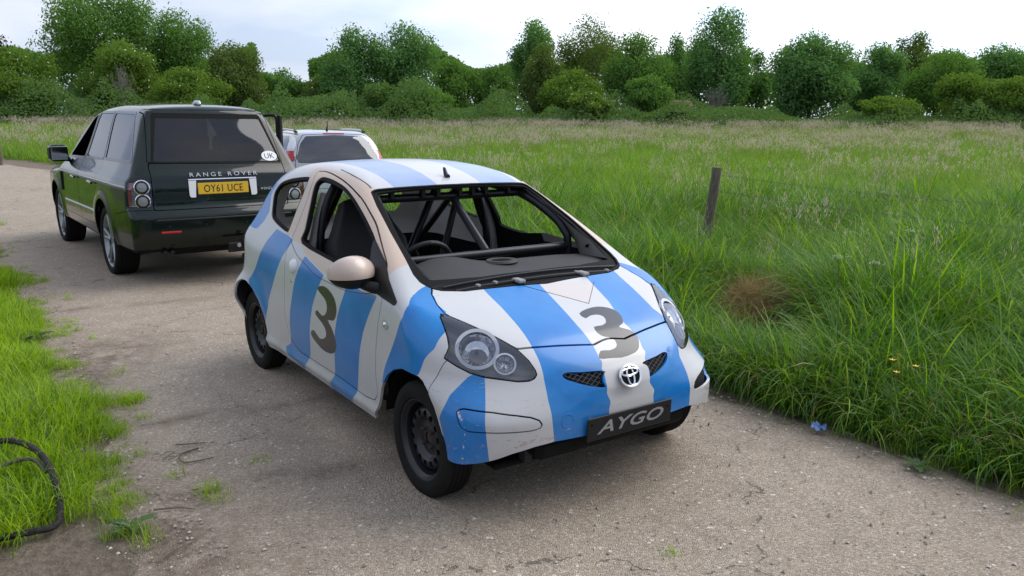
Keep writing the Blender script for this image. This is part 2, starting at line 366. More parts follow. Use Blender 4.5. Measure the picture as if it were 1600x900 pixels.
K['door']=np.array([[-1.659,0.998],[-1.665,0.912],[-1.643,0.828],[-1.644,0.728],[-1.665,0.539],[-1.625,0.414],[-1.488,0.346],[-1.32,0.339],[-0.827,0.339],[-0.405,0.339],[-0.366,0.508],[-0.343,0.648],[-0.311,0.786],[-0.3,0.882],[-0.324,0.97],[-0.363,1.025],[-0.394,1.051],[-0.459,1.089],[-0.641,1.193],[-0.771,1.253],[-0.943,1.322],[-1.142,1.373],[-1.36,1.406],[-1.559,1.423],[-1.661,1.421],[-1.694,1.411],[-1.63,1.311],[-1.631,1.149]])
K['b1']=np.array([[0.699,-0.363],[0.541,-0.366],[0.398,-0.375],[0.26,-0.391],[0.162,-0.402],[0.083,-0.414],[-0.008,-0.424],[-0.094,-0.423],[-0.159,-0.413]])
K['b2']=np.array([[0.653,-0.046],[0.45,-0.071],[0.315,-0.089],[0.181,-0.102],[0.073,-0.122],[-0.006,-0.131],[-0.08,-0.125],[-0.121,-0.124]])
K['b3']=np.array([[0.65,0.271],[0.455,0.232],[0.31,0.178],[0.183,0.183],[0.082,0.15],[-0.02,0.135],[-0.088,0.148],[-0.131,0.157]])
K['b4']=np.array([[0.694,0.511],[0.365,0.462],[0.259,0.496],[0.148,0.45],[0.057,0.413],[-0.028,0.429],[-0.095,0.434],[-0.161,0.434]])
K['three_hood']=np.array([[0.401,-0.012],[0.426,0.057],[0.432,0.132],[0.412,0.186],[0.378,0.212],[0.331,0.205],[0.285,0.17],[0.265,0.124],[0.237,0.171],[0.197,0.188],[0.144,0.161],[0.11,0.126],[0.088,0.068],[0.083,-0.003],[0.091,-0.074],[0.105,-0.118],[0.144,-0.085],[0.137,-0.038],[0.144,0.006],[0.166,0.03],[0.202,0.031],[0.221,-0.008],[0.25,-0.024],[0.293,-0.011],[0.294,0.039],[0.31,0.081],[0.351,0.102],[0.373,0.079],[0.373,0.032],[0.36,-0.006]])
K['tri']=np.array([[0.687,-0.152],[0.464,0.103],[0.638,0.294]])
K['grR']=np.array([[0.078,-0.324],[0.084,-0.295],[0.067,-0.23],[0.045,-0.118],[0.024,-0.135],[-0.003,-0.143],[-0.026,-0.137],[-0.008,-0.202],[0.023,-0.269],[0.054,-0.312]])
K['bumpstripe']=np.array([[-0.178,0.661],[-0.154,0.536],[-0.129,0.307],[-0.255,0.267],[-0.33,0.27],[-0.375,0.46],[-0.323,0.574],[-0.249,0.652],[-0.216,0.668]])
K['fogR']=np.array([[-0.287,0.525],[-0.25,0.535],[-0.122,0.53],[-0.017,0.516],[0.04,0.505],[0.076,0.489],[0.09,0.467],[0.081,0.448],[0.042,0.441],[-0.043,0.441],[-0.139,0.442],[-0.226,0.438],[-0.262,0.453],[-0.281,0.491]])
K['hl']=np.array([[0.456,0.421],[0.449,0.432],[0.403,0.416],[0.336,0.389],[0.243,0.35],[0.169,0.316],[0.105,0.283],[0.068,0.259],[0.022,0.218],[-0.011,0.175],[-0.02,0.154],[-0.01,0.131],[0.014,0.117],[0.062,0.108],[0.129,0.11],[0.204,0.114],[0.275,0.13],[0.337,0.158],[0.403,0.196],[0.39,0.221],[0.383,0.248],[0.397,0.295],[0.424,0.354],[0.453,0.409]])
K['crease']=np.array([[-1.645,-0.745,0.996],[-1.499,-0.769,0.939],[-1.327,-0.781,0.904],[-1.149,-0.79,0.869],[-0.923,-0.792,0.86],[-0.749,-0.793,0.856],[-0.548,-0.788,0.875],[-0.41,-0.782,0.9]])
K['triL']=np.array([[-0.03,-0.152,0.941],[0.202,0.103,0.858],[0.016,0.294,0.918]])
h_wz=pchip([.1,.2,.28,.36,.5,.62,.74,.84,.92,.98,1.05,1.2,1.35,1.45,1.55],
         [.73,.768,.785,.788,.798,.803,.803,.795,.776,.752,.722,.662,.598,.553,.50])
h_px=pchip([.75,.6,.45,.3,.1,-.4,-1.8,-2.2,-2.5,-2.7,-2.8],[.86,.93,.965,.985,1.,1.,1.,.995,.985,.965,.95])
h_tc=pchip([.75,.6,.46,.42,.3,.15,0,-.05,-.3,-.6,-.85,-.95,-1.02,-1.15,-1.4,-1.7,-2.0,-2.25,-2.45,-2.7],
         [.60,.69,.757,.775,.823,.877,.93,.952,1.082,1.232,1.35,1.389,1.409,1.438,1.470,1.480,1.466,1.435,1.390,1.31])
h_rz=pchip([.1,.2,.35,.5,.60,.66,.70,.80,.95,1.05,1.2,1.35,1.5],[-2.58,-2.63,-2.71,-2.745,-2.73,-2.68,-2.65,-2.645,-2.655,-2.615,-2.53,-2.45,-2.36])
h_fz=pchip([.1,.2,.3,.4,.5,.57,.62,.66,.71,.76,.85],[.56,.60,.63,.637,.636,.630,.617,.602,.57,.52,.41])
h_c1=pchip([.2,.46,.65,.8],[.17,.17,.46,.42])
def F_HATCH(P):
    x=P[...,0];y=np.abs(P[...,1]);z=P[...,2]
    zz=z
    W=h_wz(z)*h_px(x)
    # arch flares
    for cx,amp in ((.045,.014),(-2.34,.012)):
        r=np.hypot(x-cx,(z-.278))
        W=W+amp*np.exp(-((r-.33)/.07)**2)*(z<.75)
    W=W+.088*np.exp(-((x+2.66)/.24)**2)*np.exp(-((z-.52)/.16)**2)+.022*np.exp(-((x+2.55)/.2)**2)*np.exp(-((z-.93)/.09)**2)-.02*np.exp(-((x+2.5)/.4)**2)*np.exp(-((z-1.2)/.25)**2)
    W=W+np.where((x<-.3)&(x>-2.05),.013,0)*np.exp(-((z-.285)/.028)**2)
    W=W+.03*np.exp(-((x-.12)/.2)**2)*np.exp(-((z-.80)/.12)**2)
    side=y-W
    kx=pchip([.6,.2,-.1,-.9,-1.4,-2,-2.5],[.1,.10,.26,.26,.05,0,-.1])(x)
    cr=pchip([.6,.2,-.1,-.9,-1.4,-2,-2.5],[.10,.04,-.02,0.,.09,.10,.12])(x)
    T=h_tc(x+kx*y*y)-cr*y*y
    top=z-T
    fr=x-(h_fz(z)-h_c1(z)*y**2-.5*y**6)
    re=(h_rz(z)+.08*y**2+.2*y**6)-x
    kk=pchip([.6,.2,-.1,-.5,-.9,-1.5,-2.5],[.10,.08,.06,.07,.10,.14,.16])(x)
    f=smax(side,top,kk)
    f=smax(f,fr,.10)
    f=smax(f,re,.12)
    f=smax(f,.17-z,.03)
    return f
# ------------------------------------------------------------------ the striped hatchback
def paint_material():
    m = NT('striped_car_paint'); v = m.coord()
    n1 = m.noise(3.5, v, 5); n2 = m.noise(26, v, 4); n3 = m.noise(60, m.coord((1, 1, 6)), 3)
    white = m.mix(n1, (.49, .49, .50), (.575, .573, .58))
    c = m.mix(m.math('GREATER_THAN', m.attr('tan'), 0), white, (.56, .435, .345))
    c = m.mix(m.math('MULTIPLY', m.math('GREATER_THAN', m.attr('pale'), 0), .6), c, (.60, .50, .45))
    blue = m.mix(m.ramp(n1, (.35, 0), (.7, 1)), (.004, .160, .49), (.010, .220, .58))
    spz = m.n('ShaderNodeSeparateXYZ'); m.l(v, spz.inputs[0])      # sky reflection painted in: blue blended towards white at roof height
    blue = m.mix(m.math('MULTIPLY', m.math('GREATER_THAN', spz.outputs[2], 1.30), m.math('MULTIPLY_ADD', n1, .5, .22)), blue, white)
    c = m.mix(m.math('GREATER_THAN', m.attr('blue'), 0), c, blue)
    c = m.mix(m.math('MULTIPLY', m.math('GREATER_THAN', m.attr('dark'), 0), m.math('LESS_THAN', m.noise(38, v, 3), .80)), c, (.024, .024, .028))
    # road dirt and scuffs: low on the body, thicker near the arches
    sp = m.n('ShaderNodeSeparateXYZ'); m.l(v, sp.inputs[0])
    low = m.ramp(sp.outputs[2], (.22, .75), (.42, .25), (.62, .04))
    c = m.mix(m.math('MULTIPLY', low, m.ramp(n1, (.35, 0), (.72, 1))), c, (.23, .205, .17))
    c = m.mix(m.math('MULTIPLY', m.ramp(n2, (.66, 0), (.72, 1)), .16), c, (.20, .18, .16))
    scr = m.math('MULTIPLY', m.math('GREATER_THAN', m.attr('scuff'), 0), m.ramp(m.noise(20, m.coord((.9, .9, 4.5), rot=(.3, .2, .1)), 9, .78), (.585, 0), (.62, 1)))
    c = m.mix(m.math('MULTIPLY', scr, .55), c, m.mix(m.math('GREATER_THAN', n2, .5), (.20, .10, .09), (.42, .40, .40)))
    chip = m.math('GREATER_THAN', m.math('ADD', m.attr('chip'), m.math('MULTIPLY_ADD', m.noise(70, v, 5, .75), .05, -.030)), 0)
    c = m.mix(m.math('MULTIPLY', chip, .85), c, (.62, .62, .63))
    rub = m.math('GREATER_THAN', m.math('ADD', m.attr('rub'), m.math('MULTIPLY_ADD', m.noise(60, m.coord((1, 1, 3)), 6, .8), .07, -.042)), 0)
    c = m.mix(m.math('MULTIPLY', rub, .55), c, m.mix(m.math('GREATER_THAN', n2, .52), (.34, .10, .09), (.16, .14, .135)))
    b = m.bsdf(c, m.math('MULTIPLY_ADD', n1, .18, .22), Specular_IOR_Level=.32, Coat_Weight=.28, Coat_Roughness=.10)
    m.l(m.bump(m.noise(5, v, 2), .04, .02), b.inputs['Normal']); return m.m
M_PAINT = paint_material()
M_HOUSE = simple('lamp_bezel_plastic', (.085, .085, .09), .35, .2, 12)
M_PILLAR = simple('warm_grey_pillar_plastic', (.20, .19, .185), .6, .15, 20)
M_REFL = simple('faceted_reflector', (.62, .63, .66), .14, .5, 60, Metallic=1.0)
M_NET = simple('dull_wire_net', (.10, .10, .105), .6); M_REFL2 = simple('lamp_ring_metal', (.46, .47, .49), .3, .2, 20, Metallic=.8)
def ab(P): return np.stack([(P[:, 2]-P[:, 0])/2**.5, P[:, 1]], 1)
def qz(P): return np.stack([(P[:, 0]-np.abs(P[:, 1]))/2**.5, P[:, 2]], 1)
def xz(P): return P[:, [0, 2]]
def hlc(P): Q = P*[1, 1, 1]; Q = np.stack([P[:, 0], np.abs(P[:, 1]), P[:, 2]], 1); return np.stack([Q@HL1, Q@HL2], 1)
mx = lambda *a: np.maximum.reduce([np.broadcast_to(np.asarray(q, float), np.shape(a[0])) for q in a])
mn = lambda *a: np.minimum.reduce(list(a))
K['qstripe'] = np.array([(-1.62, 1.007), (-1.716, .883), (-1.827, .73), (-1.96, .57), (-2.05, .40), (-2.15, .42), (-2.333, .643), (-2.198, .755), (-2.057, .945), (-1.956, 1.035), (-1.72, 1.02)])
K['tailstripe'] = np.array([(-2.304, 1.224), (-2.221, 1.118), (-2.26, 1.05), (-2.34, .99), (-2.62, 1.0), (-2.85, 1.3), (-2.4, 1.46), (-2.25, 1.46), (-2.12, 1.42), (-2.24, 1.33)])
def ext(p, d0, d1):
    p = np.asarray(p); return np.concatenate([[p[0]+(p[0]-p[1])*d0], p, [p[-1]+(p[-1]-p[-2])*d1]])
BS1 = np.concatenate([ext(K['b1'], .5, 2), ext(K['b2'], .5, 4)[::-1]]); BS2 = np.concatenate([ext(K['b3'], .5, 4), ext(K['b4'], .3, 2)[::-1]])
TAN = np.array([(-1.775, 1.0), (-1.68, 1.03), (-1.60, 1.0), (-1.479, .998), (-1.365, .95), (-1.2, .925), (-1.047, .899), (-.80, .915), (-.55, .925), (-.37, .965), (-.318, 1.0), (-.316, 1.03), (-.322, 1.06), (-.6, 1.5), (-1.5, 1.6), (-1.80, 1.55), (-1.79, 1.38), (-1.775, 1.2)])
GRM = smooth_poly(np.stack([K['grR'][:, 0], -K['grR'][:, 1]], 1)[::-1], 3)      # grille slot, |y|
DWIN = smooth_poly(K['dwin'], 3); QWIN = smooth_poly(K['qwin'], 3)
ARF = np.concatenate([K['archF'], [(.33, .0), (-.50, .0)]]); ARR = np.concatenate([K['archR'], [(-2.03, .0), (-2.55, .0)]])
DOOR = smooth_poly(K['door'], 3)
WSO = np.array([(-.914, 0), (-.92, .2), (-.93, .33), (-.948, .50), (-.94, .535), (-.80, .567), (-.57, .603), (-.35, .628), (-.25, .642), (-.19, .638), (-.14, .615), (-.102, .565), (-.063, .46), (-.04, .27), (-.013, 0)])
WSI = np.array([(-.898, 0), (-.900, .15), (-.908, .3), (-.917, .50), (-.90, .515), (-.73, .54), (-.536, .570), (-.365, .594), (-.25, .592), (-.195, .578), (-.17, .47), (-.142, .31), (-.128, 0)])
def sym_poly(h, ax=1): return np.concatenate([h, (h*([1, -1] if ax else [-1, 1]))[-2:0:-1]])
WSO = sym_poly(WSO); WSI = sym_poly(WSI)
HOOD = sym_poly(np.array([(-.013, 0), (-.04, .27), (-.063, .46), (-.102, .565), (-.135, .607), (-.093, .628), (-.004, .648), (.061, .652), (.098, .640), (.157, .603), (.238, .551), (.304, .511), (.362, .478), (.385, .462), (.42, .338), (.456, .195), (.479, .095), (.466, .03), (.463, 0)]))
def front_low(P):
    y = np.abs(P[:, 1]); zf = np.interp(y, [0, .26, .41, .5, .6, .68, .76, .8], [.378, .379, .38, .37, .347, .315, .281, .272])
    return np.where(P[:, 0] > .2, zf, .238)-P[:, 2]
def h_cut(P, grow=0.0):
    """how far inside an opening (positive) each point is; <0 means bodywork"""
    y = np.abs(P[:, 1])
    o = [mx(psdf(P[:, :2], WSO), .85-P[:, 2]), mx(psdf(xz(P), DWIN), .4-y), mx(psdf(xz(P), QWIN), .4-y), mx(psdf(xz(P), ARF), .5-y), mx(psdf(xz(P), ARR), .5-y),
         mx(psdf(hlc(P), K['hl']), .30-y, -P[:, 0]), mx(psdf(np.stack([ab(P)[:, 0], y], 1), GRM), .3-P[:, 0], .4-P[:, 2]),
         mx(psdf(np.stack([y, P[:, 2]], 1), [(-1, 1.02), (.50, 1.02), (.47, 1.30), (.36, 1.34), (-1, 1.34)]), P[:, 0]+2.2),
         mx(psdf(qz(P), K['fogR']), .25-P[:, 0], .3-y)]
    return -mn(*o)
def h_bump(P):   # bumper skin: ahead of the line from the arch to the lamp, below the bonnet
    return mx(psdf(xz(P), [(.185, .2), (.195, .58), (.232, .70), (.30, .80), (.34, .88), (.9, .9), (.9, 0), (.3, 0)]), .12-P[:, 0])
def h_paint(P):
    y = P[:, 1]; ay = np.abs(y); z = P[:, 2]; x = P[:, 0]
    side = .5-ay
    hood = mx(mn(psdf(ab(P), BS1), psdf(ab(P), BS2)), -.25-x)
    sidez = mx(mn(*[psdf(xz(P), K[k]) for k in ('fendstripe', 'doorB1', 'doorB2', 'qstripe', 'tailstripe')]), side)
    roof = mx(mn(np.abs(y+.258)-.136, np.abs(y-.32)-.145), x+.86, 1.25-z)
    bs = mx(psdf(qz(P), K['bumpstripe']), .2-x, .3-ay)
    bs = np.where(y > 0, mx(bs, .05-1), bs)
    blue = mn(hood, sidez, roof, bs)
    tan = mx(psdf(xz(P), TAN), .505-ay)
    dark = mn(mx(psdf(xz(P), smooth_poly(K['three_door'], 2)), y+.5), mx(psdf(ab(P), smooth_poly(K['three_hood'], 2)), -x))
    pale = mx(psdf(ab(P), K['tri']), -.2-x)
    sc = mn(np.hypot(y+.62, z-.42)-.28, np.hypot(y-.45, z-.42)-.16, mx(np.abs(z-.42)-.06, .45-x))
    Q2 = qz(P)
    def seg(a_, b_, r, sg):
        a_ = np.array(a_); e = np.array(b_)-a_; w = Q2-a_; t = np.clip((w@e)/(e@e), 0, 1); return mx(np.sqrt(((w-t[:, None]*e)**2).sum(1))-r, -sg*y)
    chip = mn(seg((-.239, .435), (-.254, .30), .005, -1), seg((-.278, .52), (-.262, .50), .010, -1), seg((-.262, .50), (-.245, .462), .009, -1), seg((-.25, .30), (-.20, .296), .003, -1))
    rub = mn(seg((.085, .397), (.14, .40), .010, -1), seg((.22, .443), (.30, .452), .004, 1), seg((0., .43), (.045, .436), .004, -1), seg((-.02, .375), (.06, .405), .010, -1), seg((.02, .42), (.10, .50), .004, 1), seg((-.10, .40), (-.02, .43), .012, 1), seg((-.30, .46), (-.24, .56), .006, -1))
    return {'chip': -mx(chip, .1-x), 'rub': -mx(rub, .1-x), 'blue': -blue, 'tan': -tan, 'dark': -dark, 'pale': -pale, 'scuff': -mx(sc, .1-x)}

hatch = empty('hatchback_car', (.1843, 4.1227, 0), R(-55.0622))
tag(hatch, 'small blue and white striped hatchback with the number 3, roll cage and no windscreen', 'car')
hV, hT, hN = shell_grid(F_HATCH, 100, 230, 50, 170, .10, -2.2, .55)
# moulded lip below the grille slots
_s = psdf(np.stack([ab(hV)[:, 0], np.abs(hV[:, 1])], 1), [(.085, .33), (.05, .12), (.06, 0), (.06, -.12), (-.05, -.12), (-.055, .10), (-.03, .2), (.02, .30)])
_w = (hV[:, 0] > .4)&(hV[:, 2] > .45)
hV = hV+hN*(np.where(_w, .011*np.exp(-((_s-.032)/.016)**2)-.009*np.exp(-((_s-.004)/.016)**2), 0))[:, None]
_fw0 = hV[hT].mean(1)
def panel(name, parent, Vv, Tt, Nn, lip=.014, mat=None, paint=True):
    a, b, c = lips(Vv, Tt, Nn, lip) if lip else (Vv, Tt, Nn)
    return obj_np(name, parent, a, b, mat or M_PAINT, c, h_paint(rib(a, F_HATCH, 0) if name == 'front_bumper' else a) if paint else None)
def sub(V, T, N, *fs):
    for f in fs: V, T, N = clip(V, T, N, f(V))
    return V, T, N
base = sub(hV, hT, hN, lambda P: h_cut(P), front_low)
G = .0058
dsd = lambda P: mx(psdf(xz(P), DOOR), .45-np.abs(P[:, 1]))
hsd = lambda P: mx(psdf(P[:, :2], HOOD), .70-P[:, 2], -.3-P[:, 0])
for sgn in (-1, 1):
    d = sub(*base, lambda P: dsd(P)+G, lambda P: -sgn*P[:, 1])
    dr = panel('door', hatch, *d)
    if sgn < 0: door_r = dr
bonnet = panel('bonnet', hatch, *sub(*base, lambda P: hsd(P)+.0050))
bumper = panel('front_bumper', hatch, *sub(*base, lambda P: -hsd(P)+.0050, lambda P: h_bump(P)+.0022))
body = panel('body_shell', hatch, *sub(*base, lambda P: -dsd(P)+.0, lambda P: -hsd(P)+.002, lambda P: -h_bump(P)+.0018))
# fog lamp blank on the near corner (the far one is missing and leaves a hole)
panel('fog_lamp_cover', bumper, *sub(hV, hT, hN, lambda P: mx(psdf(qz(P), K['fogR']), .25-P[:, 0], P[:, 1]+.3)+.0062))
# seals and frames
ring = sub(hV, hT, hN, lambda P: mx(psdf(P[:, :2], WSO), .85-P[:, 2])+.001, lambda P: -psdf(P[:, :2], WSI))
a, b, c = ring; panel('windscreen_frame', hatch, a-c*.010, b, c, .012, M_RUB, False)
ring2 = sub(hV, hT, hN, lambda P: mx(psdf(P[:, :2], WSO), .85-P[:, 2])+.002, lambda P: -psdf(P[:, :2], WSO)-.012)
a, b, c = ring2; panel('windscreen_seal', body, a-c*.001, b, c, .012, M_RUB, False)
for poly, nm in ((DWIN, 'window_seal'), (QWIN, 'window_seal')):
    for sgn in (-1, 1):
        q = sub(hV, hT, hN, lambda P: mx(psdf(xz(P), poly)+.001, .4-np.abs(P[:, 1])), lambda P: -psdf(xz(P), poly)-.018, lambda P: -sgn*P[:, 1])
        panel(nm, body, q[0]-q[2]*.004, q[1], q[2], .02, M_RUB, False)
# black corner piece at the foot of the door glass
SAILP = np.array([(-.60, 1.143), (-.565, 1.128), (-.40, 1.05), (-.30, .982), (-.155, .905), (-.150, .890), (-.172, .884), (-.31, .897), (-.46, .915), (-.50, .93), (-.53, 1.0)])
for sgn in (-1, 1):
    q = sub(hV, hT, hN, lambda P: mx(psdf(xz(P), SAILP), .4-sgn*P[:, 1]))
    panel('corner_trim', door_r if sgn < 0 else dr, q[0]+q[2]*.004, q[1], q[2], .012, M_BLACK, False)
# inside skin
lV, lT, lN = shell_grid(F_HATCH, 36, 110, 26, 70, .10, -2.2, .55)
def l_cut(P):
    y = np.abs(P[:, 1])
    return -mn(mx(psdf(P[:, :2], WSI)-.012, .85-P[:, 2]), mx(psdf(xz(P), DWIN)+np.where(P[:, 1] > 0, .018+.055*np.clip((P[:, 0]+1.25)/.3, 0, 1), .018), .4-y), mx(psdf(xz(P), QWIN)+.016, .4-y), mx(psdf(xz(P), ARF)-.02, .52-y), mx(psdf(xz(P), ARR)-.02, .52-y),
      mx(psdf(np.stack([y, P[:, 2]], 1), [(-1, 1.04), (.48, 1.04), (.45, 1.28), (.34, 1.32), (-1, 1.32)]), P[:, 0]+2.2),
      mx(psdf(hlc(P), K['hl'])-.02, .28-y, -P[:, 0]))
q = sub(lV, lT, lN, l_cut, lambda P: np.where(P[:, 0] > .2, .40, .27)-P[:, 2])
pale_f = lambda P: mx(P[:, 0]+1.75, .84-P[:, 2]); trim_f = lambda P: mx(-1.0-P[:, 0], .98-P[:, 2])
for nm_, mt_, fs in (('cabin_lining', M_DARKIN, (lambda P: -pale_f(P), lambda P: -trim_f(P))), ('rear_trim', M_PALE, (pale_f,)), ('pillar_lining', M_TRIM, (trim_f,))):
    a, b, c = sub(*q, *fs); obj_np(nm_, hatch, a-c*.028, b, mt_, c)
# bulkhead under the windscreen, wheel tubs
mb = MB(); mb.box((-.22, -.62, .25), (-.18, .62, .93)); mb.build('bulkhead', M_DARKIN, hatch)
for cx, sx in ((.0, 1), (-2.30, 1)):
    for sgn in (-1, 1):
        mb = MB(); mb.lathe([(.318, .77), (.318, .50), (.05, .50)], 24, Matrix.Translation((cx, 0, .29)) @ Matrix.Diagonal((1, sgn, 1, 1)), R(4), R(176))
        mb.build('wheel_tub', M_RUB, hatch)
# cowl tray, clips and wiper pivots
cw = rib([(-.075, y, .95) for y in np.linspace(-.5, .5, 13)], F_HATCH, -.006); mb = MB(); mb.tube(cw, .009, 6); mb.build('cowl_strip', M_BLACK, hatch)
cw = rib([(-.115, y, .96) for y in np.linspace(-.55, .55, 13)], F_HATCH, .0); mb = MB(); mb.tube(cw, .006, 6); mb.build('cowl_strip', M_TUBE, hatch)
for y in (-.37, -.27, .25, .47):
    p = rib([(-.085+.1*abs(y)*.0, y, .95)], F_HATCH, -.001)[0]; mb = MB(); mb.box((p[0]-.014, p[1]-.01, p[2]-.01), (p[0]+.014, p[1]+.01, p[2]+.006), None, .004); mb.build('cowl_clip', M_TRIM, hatch)
for y in (-.14, .28):
    p = rib([(-.06, y, .95)], F_HATCH, .004)[0]; mb = MB(); mb.box((p[0]-.045, p[1]-.022, p[2]-.012), (p[0]+.03, p[1]+.022, p[2]+.008), None, .006); mb.build('cowl_clip', M_TRIM, hatch)
# thin creases and joints
cr_ = K['crease']; mb = MB(); mb.tube(rib(cr_, F_HATCH, .0), .0018, 6, smooth=4); mb.build('door_crease', M_BLACK, door_r)
tl = K['triL']
for a_, b_ in ((tl[0], tl[1]), (tl[1], tl[2])):
    mb = MB(); mb.tube(rib([a_+(b_-a_)*t for t in np.linspace(0, 1, 10)], F_HATCH, .0), .0016, 5); mb.build('painted_line', M_BLACK, bonnet)
for sgn in (-1, 1):
    mb = MB(); mb.tube(rib([(x, sgn*y, 1.4) for x, y in ((-.955, .522), (-1.02, .517), (-1.16, .505), (-1.3, .487), (-1.45, .468))], F_HATCH, .0), .0028, 6, smooth=3); mb.build('roof_moulding', M_BLACK, body)
# door handle, lock, side repeaters, aerial
for sgn, dd in ((-1, door_r), (1, dr)):
    Mf = frame_on(F_HATCH, (-1.50, sgn*.79, .868), .0)
    mb = MB(); mb.lathe([(.0, .024), (.022, .021), (.038, .013), (.046, .003), (.047, -.006)], 24, Mf @ Matrix.Diagonal((1.15, .95, 1, 1)) @ Matrix.Rotation(R(90), 4, 'X')); o = mb.build('handle', M_WHITE, dd)
    mb = MB(); mb.lathe([(.0, .004), (.011, .004), (.012, 0)], 14, frame_on(F_HATCH, (-1.515, sgn*.79, .775), .0) @ Matrix.Rotation(R(90), 4, 'X')); mb.build('lock', M_CHROME, dd)
    Mf = frame_on(F_HATCH, (-.235, sgn*.80, .780), .0)
    o = MB().prism(ellipse(.030, .022, 20), .006, Mf).build('side_repeater', M_SILV, body)
    MB().lathe([(0, .014), (.01, .011), (.016, .005), (.017, 0)], 16, Mf @ Matrix.Rotation(R(90), 4, 'X')).build('bulb_lens', M_CHROME, o)
p = rib([(-1.02, 0, 1.42)], F_HATCH, 0)[0]
MB().tube([p+[.02, 0, 0], p+[-.005, 0, .014], p+[-.02, 0, .045], p+[-.028, 0, .052]], [.016, .014, .010, .006], 10).build('aerial_base', M_BLACK, hatch)
# near side mirror
def mirror(sgn, parent):
    c = Vector((-.475, sgn*.868, 1.000)); v = []; f = []
    n, m = 28, 18
    mi = MB(); rx, ry, rz = .085, .122, .082
    rows = []
    for i in range(m+1):
        ph = -math.pi/2+math.pi*i/m
        for k in range(n):
            th = 2*math.pi*k/n; cx_, sy = math.cos(th), math.sin(th)
            X = rx*math.cos(ph)*cx_; X = max(X, -.045) if X < 0 else X
            v.append(c+Vector((X, ry*math.cos(ph)*sy, rz*math.sin(ph)*(1-.12*sy*math.cos(ph)*sgn))))
    for i in range(m):
        for k in range(n): f.append((i*n+k, i*n+(k+1) % n, (i+1)*n+(k+1) % n, (i+1)*n+k))
    V = np.array([tuple(q) for q in v]); Fq = np.array(f)
    T = np.concatenate([Fq[:, [0, 1, 2]], Fq[:, [0, 2, 3]]]); N = V-np.array(c); N /= np.linalg.norm(N, axis=1, keepdims=True)
    s = (V[:, 2]-(c[2]-.022))
    up_ = clip(V, T, N, -s+.002); lo_ = clip(V, T, N, s+.002)
    a = up_; m1 = obj_np('door_mirror', parent, a[0]+a[2]*.002, a[1], M_PAINT, a[2], {'tan': np.ones(len(a[0])), 'blue': -np.ones(len(a[0])), 'dark': -np.ones(len(a[0])), 'pale': np.ones(len(a[0])), 'chip': -np.ones(len(a[0])), 'rub': -np.ones(len(a[0])), 'scuff': -np.ones(len(a[0]))})
    obj_np('mirror_base', m1, lo_[0], lo_[1], M_BLACK, lo_[2])
    mb = MB(); mb.tube([c+Vector((.0, -sgn*.05, -.05)), (-.42, sgn*.80, .935), (-.36, sgn*.725, .915)], [.030, .028, .036], 12, smooth=4); mb.build('mirror_arm', M_BLACK, m1)
mirror(-1, hatch)
# headlamps
hdir = Vector((.80, -.40, .42)).normalized()
for sgn in (-1, 1):
    reg = lambda P: mx(psdf(hlc(P), K['hl']), .30-sgn*P[:, 1], -P[:, 0])
    q = sub(hV, hT, hN, lambda P: reg(P)+.006)
    hs = sub(hV, hT, hN, lambda P: reg(P)+.001); a_, b_, c_ = hs
    house = panel('headlight', hatch, a_-c_*.055, b_, c_, -.054, M_HOUSE, False)
    obj_np('lens', house, q[0]+q[2]*.001, q[1], M_LENS, q[2])
    rg = sub(hV, hT, hN, lambda P: reg(P)+.002, lambda P: -reg(P)-.010); panel('lamp_gasket', house, rg[0], rg[1], rg[2], .02, M_RUB, False)
    for (px, py, pz), rad, nm in (((.288, .612, .752), .092, 'reflector'), ((.408, .543, .706), .047, 'indicator')):
        P0 = rib([(px, sgn*py, pz)], F_HATCH, -.014 if rad > .05 else -.008)[0]; nrm = Vector(grad(F_HATCH, P0[None])[0])
        z = (nrm*.55+Vector((hdir.x, sgn*abs(hdir.y), hdir.z))*.45).normalized(); x = Vector((0, 0, 1)).cross(z).normalized(); y = z.cross(x)
        Mf = Matrix(((x.x, y.x, z.x, P0[0]), (x.y, y.y, z.y, P0[1]), (x.z, y.z, z.z, P0[2]), (0, 0, 0, 1))) @ Matrix.Rotation(R(90), 4, 'X')
        pr = [(rad*1.0, -.022), (rad*1.02, -.004), (rad*.90, -.008), (rad*.86, -.010), (rad*.78, -.022), (rad*.6, -.036), (rad*.3, -.046), (0, -.048)]
        mb = MB(); seg = 40; mb.lathe(pr, 15 if rad > .05 else 11, Mf)
        o = mb.build(nm, M_REFL, house, 0)
        mb = MB(); mb.lathe([(0, -.018), (rad*.08, -.020), (rad*.09, -.045)], 14, Mf); mb.build('bulb', M_BLACK if rad > .05 else M_SILV, o)
        mb = MB(); mb.lathe([(rad*.88, -.008), (rad*.90, .003), (rad*1.08, .003), (rad*1.10, -.012)], seg, Mf); mb.build('lamp_ring', M_REFL2, o, 30)
# grille nets
def ab_surf(a, b, off=0):
    lo, hi = .36, 1.0; P = lambda t: np.array([[t-a/2**.5, b, t+a/2**.5]])
    for _ in range(40):
        m = (lo+hi)/2
        if F_HATCH(P(m))[0] < 0: lo = m
        else: hi = m
    q = P(lo); return (q+grad(F_HATCH, q)*off)[0]
for sgn in (-1, 1):
    mb = MB()
    for d in (1, -1):
        for k in range(-16, 40):
            off = k*.024; pts = []
            for b in np.arange(.10, .335, .008):
                a = d*(b-.2)*.62+off-.12
                if psdf([(a, b)], GRM)[0] < -.002: pts.append(ab_surf(a, b*sgn, -.013))
            if len(pts) > 1: mb.tube(pts, .0013, 4)
    mb.build('grille_net', M_NET, bumper)
    gr = sub(hV, hT, hN, lambda P: mx(psdf(np.stack([ab(P)[:, 0], np.abs(P[:, 1])], 1), GRM)-.01, .3-P[:, 0], .4-P[:, 2], -sgn*P[:, 1]))
    obj_np('grille_backing', bumper, gr[0]-gr[2]*.021, gr[1], M_RUB, gr[2])
